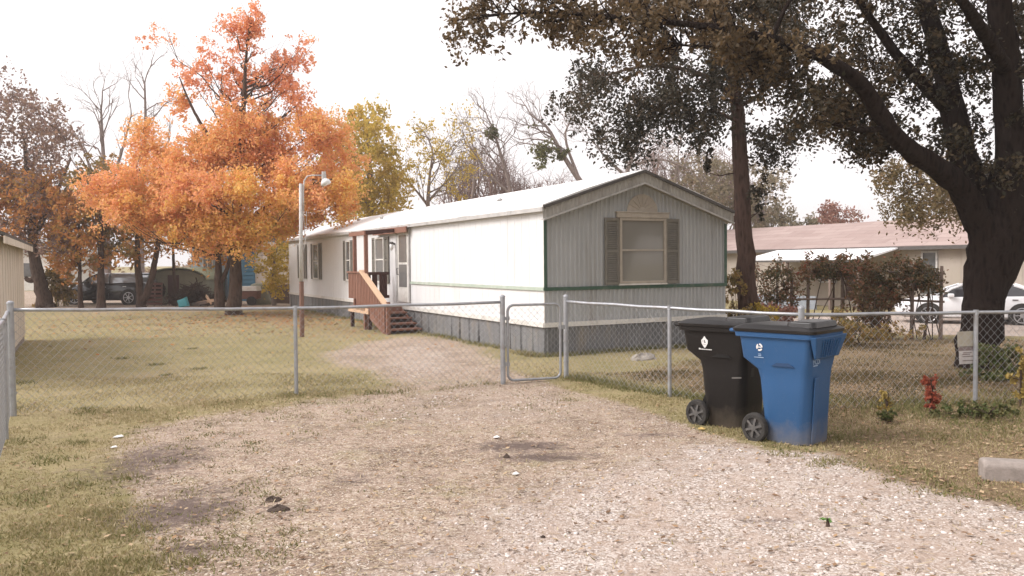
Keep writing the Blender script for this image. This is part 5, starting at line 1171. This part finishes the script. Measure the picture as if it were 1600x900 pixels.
# ------------------------------------------------------------------ cars
def car(name, label, loc, rz, paint, L=4.5, Wd=1.78, H=1.38, suv=False):
    o = thing(name, label, 'car', loc, rz); hw_ = Wd/2; wx = L*.295; wr = .325
    st = [(-.5,.82,.46,.70),(-.485,.90,.32,.86),(-.44,.97,.24,.93),(-.34,1,.20,.96),(-.1,1,.19,.94),(.15,1,.19,.92),(.25,1,.19,.88),(.36,.98,.20,.82),(.44,.93,.22,.74),(.485,.84,.28,.66),(.5,.72,.40,.58)]
    m = MB(); secs = []
    for x, w, zb, zt in st:
        w *= hw_; zt = zt*(1.06 if suv else 1.0); X = x*L; half = [(w*.80,zb),(w*.96,zb+.07),(w,zb+(zt-zb)*.45),(w*.985,zt-.10),(w*.93,zt-.02),(w*.6,zt+.015),(0,zt+.025)]
        secs.append([(X,-a,b) for a, b in half]+[(X,a,b) for a, b in half[-2::-1]])
    m.loft(secs); body = m.build('body', paint, o, smooth=True); e = body.modifiers.new('es','EDGE_SPLIT'); e.split_angle = R(40)
    zb = .90*(1.04 if suv else 1); x0, x1 = (-.43 if suv else -.40)*L, .22*L; t0, t1 = (-.36 if suv else -.25)*L, .055*L
    def ring(xa_, xb_, w, z): return [(xa_,-w,z),(xb_,-w,z),(xb_,w,z),(xa_,w,z)]
    m = MB(); m.loft([ring(x0, x1, hw_*.93, zb), ring((x0+t0)/2, (x1+t1)/2, hw_*.86, (zb+H)/2+.04), ring(t0, t1, hw_*.72, H-.03)]); gh = m.build('windows', M['carglass'] if not suv else M['skyglass'], o)
    m = MB(); m.loft([ring(t0-.08, t1+.10, hw_*.74, H-.06), ring(t0-.02, t1+.03, hw_*.70, H-.015), ring(t0+.15, t1-.15, hw_*.55, H)]); m.build('roof', paint, o, bevel=.02)
    for sy in (-1, 1):
        m = MB(); pts = lambda xa_, xb_: [(xa_, sy*hw_*.94, zb-.01), ((xa_+xb_)/2, sy*hw_*.87, (zb+H)/2+.045), (xb_, sy*hw_*.735, H-.03)]
        m.tube(pts(x1+.02, t1+.03), .035, 6); m.build('pillar', paint, o, smooth=True); m = MB(); m.tube(pts(x0-.02, t0-.02), .07, 6); m.build('pillar', paint, o, smooth=True); m = MB(); m.tube(pts(-.09*L, -.07*L), .03, 6)
        m.build('pillar', paint, o, smooth=True)
        for X in (wx*.96, -wx): m = MB(); m.tube([(X, sy*hw_*.9, wr), (X, sy*(hw_+.004), wr)], wr+.07, 24); m.build('wheel_arch', M['rubber'], o)
        for X in (wx*.96, -wx):
            m = MB(); m.tube([(X,sy*(hw_-.16),wr),(X,sy*(hw_+.008),wr),(X,sy*(hw_+.02),wr)], [wr,wr,wr-.03], 26); w = m.build('wheel', M['rubber'], o)
            m = MB(); m.tube([(X,sy*(hw_-.02),wr),(X,sy*(hw_+.024),wr)], .075, 12)
            for k in range(7): a = k*2*math.pi/7; m.bar((X,sy*(hw_+.022),wr), (X+.22*math.cos(a), sy*(hw_+.022), wr+.22*math.sin(a)), .02, .05, (0,1,0))
            m.tube([(X+.235*math.cos(a), sy*(hw_+.022), wr+.235*math.sin(a)) for a in np.linspace(0, 2*math.pi, 24)], .018, 6); m.build('rim', M['chrome'], w)
        m = MB(); m.bar((.475*L, sy*hw_*.45, .64), (.40*L, sy*hw_*.84, .72), .05, .11); m.build('headlight', M['lampglass'], o, bevel=.02)
        m = MB(); m.bar((-.487*L, sy*hw_*.5, .78), (-.46*L, sy*hw_*.86, .80), .05, .12); m.build('taillight', M['red'], o, bevel=.02)
        m = MB(); m.box(.125*L, .165*L, *sorted((sy*(hw_*.93), sy*(hw_+.13))), zb+.0, zb+.12); m.build('mirror', paint, o, bevel=.03)
        m = MB(); m.bar((-.055*L, sy*(hw_+.004), .80), (-.02*L, sy*(hw_+.004), .80), .02, .03, (0,0,1)); m.bar((-.27*L, sy*(hw_+.004), .82), (-.235*L, sy*(hw_+.004), .82), .02, .03); m.build('door_handle', M['drip'] if paint is M['carwhite'] else M['chrome'], o)
        m = MB()
        for X in (.20*L, -.08*L): m.bar((X, sy*(hw_+.001), .28), (X-.02, sy*(hw_*.985), .84), .006, .01)
        m.build('door_seam', M['drip'], o)
    return o
q0 = P(1398, 503, 28.4); ang = math.atan2(.39, -.92); L_ = 4.6
ctr = V((q0.x+.92*L_/2, q0.y-.39*L_/2, 0)); ctr.z = gzf(ctr.x, ctr.y)+.0
car('white_car', 'white low car with dark windows parked behind the oak trunk', ctr, ang, M['carwhite'], L_, 1.8, 1.33)
q0 = P(98, 474, 37.5); ctr = V((q0.x+2.2*.98, q0.y+.3, 0))
car('dark_car', 'black hatchback with bright roof parked on the dirt beyond the lawn', ctr, math.pi-.12, M['carblack'], 4.5, 1.8, 1.42, True)

# ------------------------------------------------------------------ cream shed at left edge
sc = P(40, 531, 19.7); sc.z = 0
sh = thing('cream_shed', 'cream sided shed cut off by the left frame edge', 'shed', sc, HRZ)
ze_, zrd, wd_, ln_ = 2.28, 2.95, 3.2, 8.0
m = MB(); m.prism([(0,.12),(-wd_,.12),(-wd_,ze_),(-wd_/2,zrd),(0,ze_)], lambda p, k: (p[0], 0 if k == 0 else -ln_, p[1])); shw = m.build('wall', M['cream'], sh)
m = MB()
for y_ in np.arange(-.6, -ln_, -.61): m.box(.0008, .006, y_-.012, y_+.012, .14, ze_-.02)
m.build('panel_seam', surf('cream_batten', (.60,.53,.45), (.55,.48,.40), .7, 4), shw)
m = MB()
for a, b in ((.20, -wd_/2), (-wd_-.2, -wd_/2)):
    za = ze_-.20*(zrd-ze_)/(wd_/2); m.loft([[(a,y_,za+.03),(a,y_,za+.08),(b,y_,zrd+.08),(b,y_,zrd+.03)] for y_ in (.12, -ln_-.2)])
m.build('roof', M['drip'], sh)
m = MB(); m.box(.175, .198, -ln_-.2, .12, ze_-.17, ze_-.055); m.build('eave_board', M['cream'], sh)
m = MB(); m.box(-wd_+.02, -.02, -ln_+.02, -.02, -.1, .118); m.build('foundation', M['concrete'], sh)

# ------------------------------------------------------------------ far left yard
fb = P(355, 470, 40); fb.z = 0
bh = thing('blue_house', 'blue and pale grey-blue sided house behind the maple trunk', 'house', fb, R(-8))
def bl(px): return P(px, 440, 40).x-fb.x
m = MB(); x0, x1 = bl(296), bl(366); z = 0
m.box(x0, x1, 0, 5, 0, 3.0); pw = m.build('pale_wall', M['palesiding'], bh)
m = MB(); xb0, xb1 = x1, bl(409); m.box(xb0, xb1, -.6, 5, 0, 2.9); bw = m.build('blue_wall', M['bluesiding'], bh)
m = MB()
for k in range(13): m.prism([(-.601,.25+k*.2),(-.625,.25+k*.2),(-.602,.44+k*.2)], lambda p, q: (xb0 if q == 0 else xb1, p[0], p[1]))
m.build('lap_boards', M['bluesiding'], bw)
m = MB()
for k in range(13): m.prism([(-.001,.25+k*.2),(-.02,.25+k*.2),(-.002,.44+k*.2)], lambda p, q: (x0 if q == 0 else x1-.02, p[0], p[1]))
m.build('lap_boards', M['palesiding'], pw)
m = MB(); m.loft([[(x_,-1.0,2.92),(x_,-1.0,3.02),(x_,2.4,4.0),(x_,5.6,3.0),(x_,5.6,2.9),(x_,2.4,3.85)] for x_ in (x0-.3, xb1+.3)]); m.build('roof', M['fascia'], bh)
m = MB(); m.box(bl(317), bl(331), -.05, -.021, .9, 2.4); w = m.build('window', M['greypane'], bh)
m = MB(); m.box(bl(315.5), bl(317), -.06, -.021, .85, 2.5); m.box(bl(331), bl(332.5), -.06, -.021, .85, 2.5); m.box(bl(323.5), bl(324.5), -.06, -.051, .9, 2.4); m.build('frame', M['whitetrim'], w)
m = MB(); m.box(xb1+.002, xb1+.4, -.5, 4.9, 0, 2.85); m.build('corner_wall', M['cream'], bh)
gs_ = P(278, 472, 38); gs_.z = 0
gsd = thing('green_shed', 'low olive shed with arched roof beside the slender trunk', 'shed', gs_, R(-5))
def gl(px): return P(px, 440, 38).x-gs_.x
a0, a1 = gl(226), gl(322); mid = (a0+a1)/2
arc = [(a0,0),(a0,1.05)]+[(mid+(a1-a0)/2*math.cos(t), 1.05+.50*math.sin(t)) for t in np.linspace(math.pi, 0, 12)][1:-1]+[(a1,1.05),(a1,0)]
m = MB(); m.prism(arc, lambda p, k: (p[0], 0 if k == 0 else 4, p[1])); m.build('body', M['tarp'], gsd)
m = MB(); arc2 = [(mid+(a1-a0+.2)/2*math.cos(t), 1.07+.53*math.sin(t)) for t in np.linspace(math.pi, 0, 14)]; m.loft([[(p[0], y_, p[1]+dz) for y_ in (-.1, 4.1)][0:1]+[(p[0], 4.1, p[1])]+[(p[0], 4.1, p[1]+.05), (p[0], -.1, p[1]+.05)] for p in arc2 for dz in (0,)]); m.build('roof_skin', surf('green_roof_skin', (.24,.25,.16), (.30,.30,.20), .7, 5), gsd)
m = MB(); m.box(gl(262), gl(280), -.03, -.002, 0, 1.3); m.build('door', M['darkwood'], gsd)
# pallet leaning
pp = P(241, 475, 35.5); pp.z = 0
pl = thing('wooden_pallet', 'reddish wooden pallet leaning upright between the left trunks', 'pallet', pp, R(6))
m = MB()
for z in np.linspace(.1, .95, 6): m.box(-.32, .32, -.02+z*.15, .0+z*.15, z-.05, z+.05)
m.build('boards', surf('pallet_wood', (.20,.10,.08), (.14,.075,.06), .85, 8), pl)
m = MB()
for x_ in (-.29, 0, .29): m.bar((x_,.03,0), (x_,.18,1.03), .05, .05)
m.build('stringers', M['greywood'], pl)
# brush pile
bp = P(303, 474, 36); bp.z = 0
br_ = thing('brush_pile', 'dark heap of cut branches in front of the olive shed', 'brush pile', bp)
m = MB()
for i in range(260):
    a = random.uniform(0, 6.28); r = abs(random.gauss(0, .5)); h = max(.05, .95*math.exp(-(r/.75)**2)*random.uniform(.2, 1.0)); c_ = V((r*math.cos(a)*1.3, r*math.sin(a)*.7, h)); v = V((random.gauss(0,1), random.gauss(0,1), random.gauss(0,.5))).normalized()*random.uniform(.2,.55)
    p_, q_ = c_-v, c_+v; p_.z = max(.01, p_.z); q_.z = max(.01, q_.z); m.tube([p_, q_], [.022,.008], 4)
m.build('branches', M['barkmaple'], br_)
npmesh('dead_leaves', leafcloud([(random.gauss(0,.6), random.gauss(0,.3), random.uniform(.1,.7)) for _ in range(40)], [.25]*40, 40, .1), 4, leafmat('dead_leaves', [(.05,.04,.03),(.09,.065,.045),(.16,.09,.05)], .2), br_)
q = P(285, 476, 34.5); q.z = 0
tb = thing('plastic_tub', 'turquoise plastic tub tipped on its side before the brush pile', 'tub', q, R(15))
m = MB(); rot = Matrix.Translation((0,0,.17)) @ Matrix.Rotation(R(75), 4, 'Y')
def tf(L): return [tuple(rot @ V(p)) for p in L]
m.loft([tf(rrect(-.15,.15,-.28,.28,.05,-.14)), tf(rrect(-.18,.18,-.33,.33,.05,.18))]); m.build('shell', M['turq'], tb)
m = MB(); m.loft([tf(rrect(-.2,.2,-.35,.35,.05,.18)), tf(rrect(-.2,.2,-.35,.35,.05,.205))]); m.build('rim', M['turq'], tb)
for lab, p_, q_ in (('pale plank leaning up out of the scrap heap', (322,462), (330,474)), ('pale plank lying flat before the brush pile', (308,474), (334,469)), ('grey plank lying across the scrap by the tub', (300,476), (322,472))):
    a = P(p_[0], p_[1], 34.8); b = P(q_[0], q_[1], 34.4); a.z = max(a.z, .05); b.z = max(b.z, .04); m = MB(); m.bar(a, b, .04, .12); tag(m.build('plank', M['palewood'] if 'pale' in lab else M['greywood'], None), lab, 'plank', 'scrap planks')
q = P(383, 472, 35.5); q.z = 0
tk = thing('utility_trailer', 'brown box trailer with white cover right of the maple trunk', 'trailer', q)
m = MB(); m.box(-.55,.65,-.4,.5,.28,.62); m.build('box', surf('rusty_brown', (.20,.10,.075), (.14,.075,.055), .7, 6), tk, bevel=.02)
m = MB(); m.loft([rrect(-.58,.68,-.43,.53,.08,.63), rrect(-.5,.6,-.35,.45,.08,.82)]); m.build('cover', M['whitetrim'], tk)
for x_ in (-.3,.4): m = MB(); m.tube([(x_,-.44,.2),(x_,-.34,.2)], .2, 16); m.build('wheel', M['rubber'], tk)
q = P(404, 474, 36); q.z = 0
cv = thing('covered_mound', 'rounded mound under an olive tarp near the blue house', 'tarp', q)
m = MB(); secs = []
for k in range(9):
    t = k/8*math.pi/2; rr = .48*math.cos(t)**.6+.02; secs.append([((rr+.05*math.sin(a*3+k))*math.cos(a), (rr+.04*math.sin(a*2))*math.sin(a), .95*math.sin(t)) for a in np.linspace(0, 2*math.pi, 20)[:-1]])
m.loft(secs); m.build('tarp_skin', M['tarp'], cv, smooth=True)
# back board fence
f0, f1 = P(413, 474, 37.5), P(452, 474, 36.5); f0.z = f1.z = 0
bf = thing('board_fence', 'short weathered board fence between the tarp mound and the home', 'fence', f0)
m = MB()
for i in range(14): b = f0.lerp(f1, i/13); m.box(b.x-.05, b.x+.045, b.y, b.y+.02, 0, .85+random.uniform(-.03,.03))
m.build('boards', M['greywood'], bf, off=f0)
m = MB(); m.bar(f0+V((0,.04,.3)), f1+V((0,.04,.3)), .04, .08); m.bar(f0+V((0,.04,.7)), f1+V((0,.04,.7)), .04, .08); m.build('rails', M['greywood'], bf, off=f0)
q = P(92, 478, 35.8); shrub('vine_shrub', 'tangled brown shrub hugging the crooked left trunk', 92, 478, 35.8, .9, 1.6, 34, 70, .14, LF['olive'], sz=(.25,.45))
# far pale house, far left
q = P(52, 440, 60); q.z = 0
fh = thing('pale_house', 'pale distant house glimpsed between the shed and the crooked trunk', 'house', q)
m = MB(); m.box(-2.2,2.4,0,5,0,2.7); m.build('wall', M['whitetrim'], fh)
m = MB(); m.prism([(-2.6,2.7),(2.8,2.7),(.1,3.9)], lambda p, k: (p[0], -.3 if k == 0 else 5.3, p[1])); m.build('roof', M['fascia'], fh)
m = MB(); m.box(-1.0,0,-.04,-.002,1.0,2.0); m.build('window', M['darkpane'], fh)

# ------------------------------------------------------------------ small things on the ground
def lump(name, lab, cat, p, sx, sy, sz_, mat, group=None, rz=0):
    z = gzf(p.x, p.y); m = MB(); secs = []
    ph = random.random()*6
    for k in range(7):
        t = -.3+k/6*(math.pi/2+.28); secs.append([((1+.22*math.sin(3*a+ph)+.16*math.sin(5*a+k*2+ph))*sx*math.cos(t)*math.cos(a), (1+.14*math.sin(2*a+ph*2)+.08*math.sin(6*a+k))*sy*math.cos(t)*math.sin(a), sz_*math.sin(t)*(1+.3*math.sin(2*a+ph)+.2*math.sin(5*a+2*k))) for a in np.linspace(0, 2*math.pi, 21)[:-1]])
    m.loft(secs); o = m.build(name, mat, None, smooth=False); o.location = (p.x, p.y, z); o.rotation_euler = (0,0,rz); return tag(o, lab, cat, group)
lump('dirt_clod', 'larger dark mud clod on the bare dirt, nearer the camera', 'clod', G(436, 801), .075, .05, .032, M['clod'])
lump('dirt_clod', 'smaller dark mud clod just behind the larger one', 'clod', G(426, 785), .06, .04, .028, M['clod'])
lump('rock', 'flat pale rock lying by the end skirting', 'rock', G(1004, 562), .24, .12, .09, M['rock'], rz=.4)
lump('dark_stone', 'dark stone in the grey dirt patch of the driveway', 'stone', G(792, 712), .03, .025, .03, M['clod'])
lump('dark_stone', 'small dark stone on the gravel nearest the camera', 'stone', G(848, 838), .016, .014, .012, M['clod'])
for lab, px, py, s in (('white paper scrap in the middle of the driveway', 806, 741, .03), ('white scrap by the grey dirt patch', 776, 683, .035), ('pale scrap at the left edge of the dirt', 185, 681, .05), ('pale scrap on the dirt by the left lawn', 178, 700, .03), ('yellow leaf beside the black bin wheel', 1097, 672, .045)):
    p = G(px, py); m = MB(); z = gzf(p.x, p.y)+.012
    m.add([(p.x-s,p.y-s*.6,z),(p.x+s*.3,p.y-s,z+.004),(p.x+s,p.y+s*.3,z),(p.x+s*.2,p.y+s,z+.012),(p.x-s*.7,p.y+s*.6,z+.006)], [(0,1,2,3,4)]); m.add([(p.x-s,p.y-s*.6,z-.003),(p.x+s*.3,p.y-s,z+.001),(p.x+s,p.y+s*.3,z-.003),(p.x+s*.2,p.y+s,z+.009),(p.x-s*.7,p.y+s*.6,z+.003)], [(4,3,2,1,0)])
    tag(m.build('leaf' if 'leaf' in lab else 'paper_scrap', M['whitepaper'] if 'leaf' not in lab else surf('yellow_leaf', (.6,.42,.15), None, .8), None), lab, 'leaf' if 'leaf' in lab else 'scrap')
# concrete kerb block at right
k0 = G(1537, 748); k1 = k0+V((2.0, -.62, 0)); z = gzf(k0.x, k0.y)
d_ = (k1-k0).normalized(); n_ = V((-d_.y, d_.x, 0))
m = MB(); pr_ = [(-.0,-.04),(.0,.115),(.03,.155),(.16,.155),(.19,.115),(.19,-.04)]
secs = []
for t in (0, .03, .5, 1.0, 1.5, 2.0): secs.append([tuple(k0+d_*t+n_*p[0]+V((0,0,z+p[1]-(.01 if t == 0 else 0)-.0*t))) for p in pr_])
m.loft(secs); tag(m.build('concrete_kerb', M['concrete'], None, bevel=.012), 'pale concrete parking block at the edge of the gravel', 'parking block')

# ------------------------------------------------------------------ light
SUN_EL, SUN_AZ = 42, -100      # azimuth clockwise from +Y (north); light comes from the left
w = bpy.data.worlds.new("World"); S.world = w; w.use_nodes = True; nt = w.node_tree; nt.nodes.clear()
sky = nt.nodes.new('ShaderNodeTexSky'); sky.sky_type = 'NISHITA'; sky.sun_disc = False; sky.sun_elevation = R(SUN_EL); sky.sun_rotation = R(SUN_AZ); sky.air_density = 1.2; sky.dust_density = 6; sky.ozone_density = .6
hs = nt.nodes.new('ShaderNodeHueSaturation'); hs.inputs['Saturation'].default_value = .12; nt.links.new(sky.outputs[0], hs.inputs['Color'])
tint = nt.nodes.new('ShaderNodeMix'); tint.data_type = 'RGBA'; tint.blend_type = 'MULTIPLY'; tint.inputs[0].default_value = 1; nt.links.new(hs.outputs[0], tint.inputs[6]); tint.inputs[7].default_value = (1.0, .95, .955, 1)
ovc = nt.nodes.new('ShaderNodeMix'); ovc.data_type = 'RGBA'; ovc.inputs[0].default_value = .62; nt.links.new(tint.outputs[2], ovc.inputs[6]); ovc.inputs[7].default_value = (6.3, 5.98, 6.0, 1)   # even cloud deck over the clear-sky light
bg = nt.nodes.new('ShaderNodeBackground'); bg.inputs['Strength'].default_value = .15; nt.links.new(ovc.outputs[2], bg.inputs[0])
ow = nt.nodes.new('ShaderNodeOutputWorld'); nt.links.new(bg.outputs[0], ow.inputs[0])
sd = bpy.data.lights.new('sun', 'SUN'); sd.energy = 1.5; sd.angle = R(26); sd.color = (1.0, .975, .96); so = bpy.data.objects.new('sun', sd); COL.objects.link(so)
az = R(SUN_AZ); dirv = V((math.sin(az)*math.cos(R(SUN_EL)), math.cos(az)*math.cos(R(SUN_EL)), math.sin(R(SUN_EL))))
so.rotation_euler = dirv.to_track_quat('Z', 'Y').to_euler()
S.view_settings.view_transform = 'Standard'; S.view_settings.look = 'None'; S.view_settings.gamma = 1; S.view_settings.exposure = .75
S.cycles.use_denoising = True; S.cycles.max_bounces = 6; S.cycles.transparent_max_bounces = 8

# ------------------------------------------------------------------ pale autumn air
hz, hn, ho = new_mat('pale_haze'); pv = hn.nodes.new('ShaderNodeVolumePrincipled'); pv.inputs['Color'].default_value = (1.0, .95, .92, 1); pv.inputs['Density'].default_value = .0013; pv.inputs['Anisotropy'].default_value = .3
hn.links.new(pv.outputs[0], ho.inputs['Volume'])
m = MB(); m.box(-120, 120, -30, 110, -1.6, 17); tag(m.build('haze', hz, None), kind='stuff')
S.cycles.volume_bounces = 0
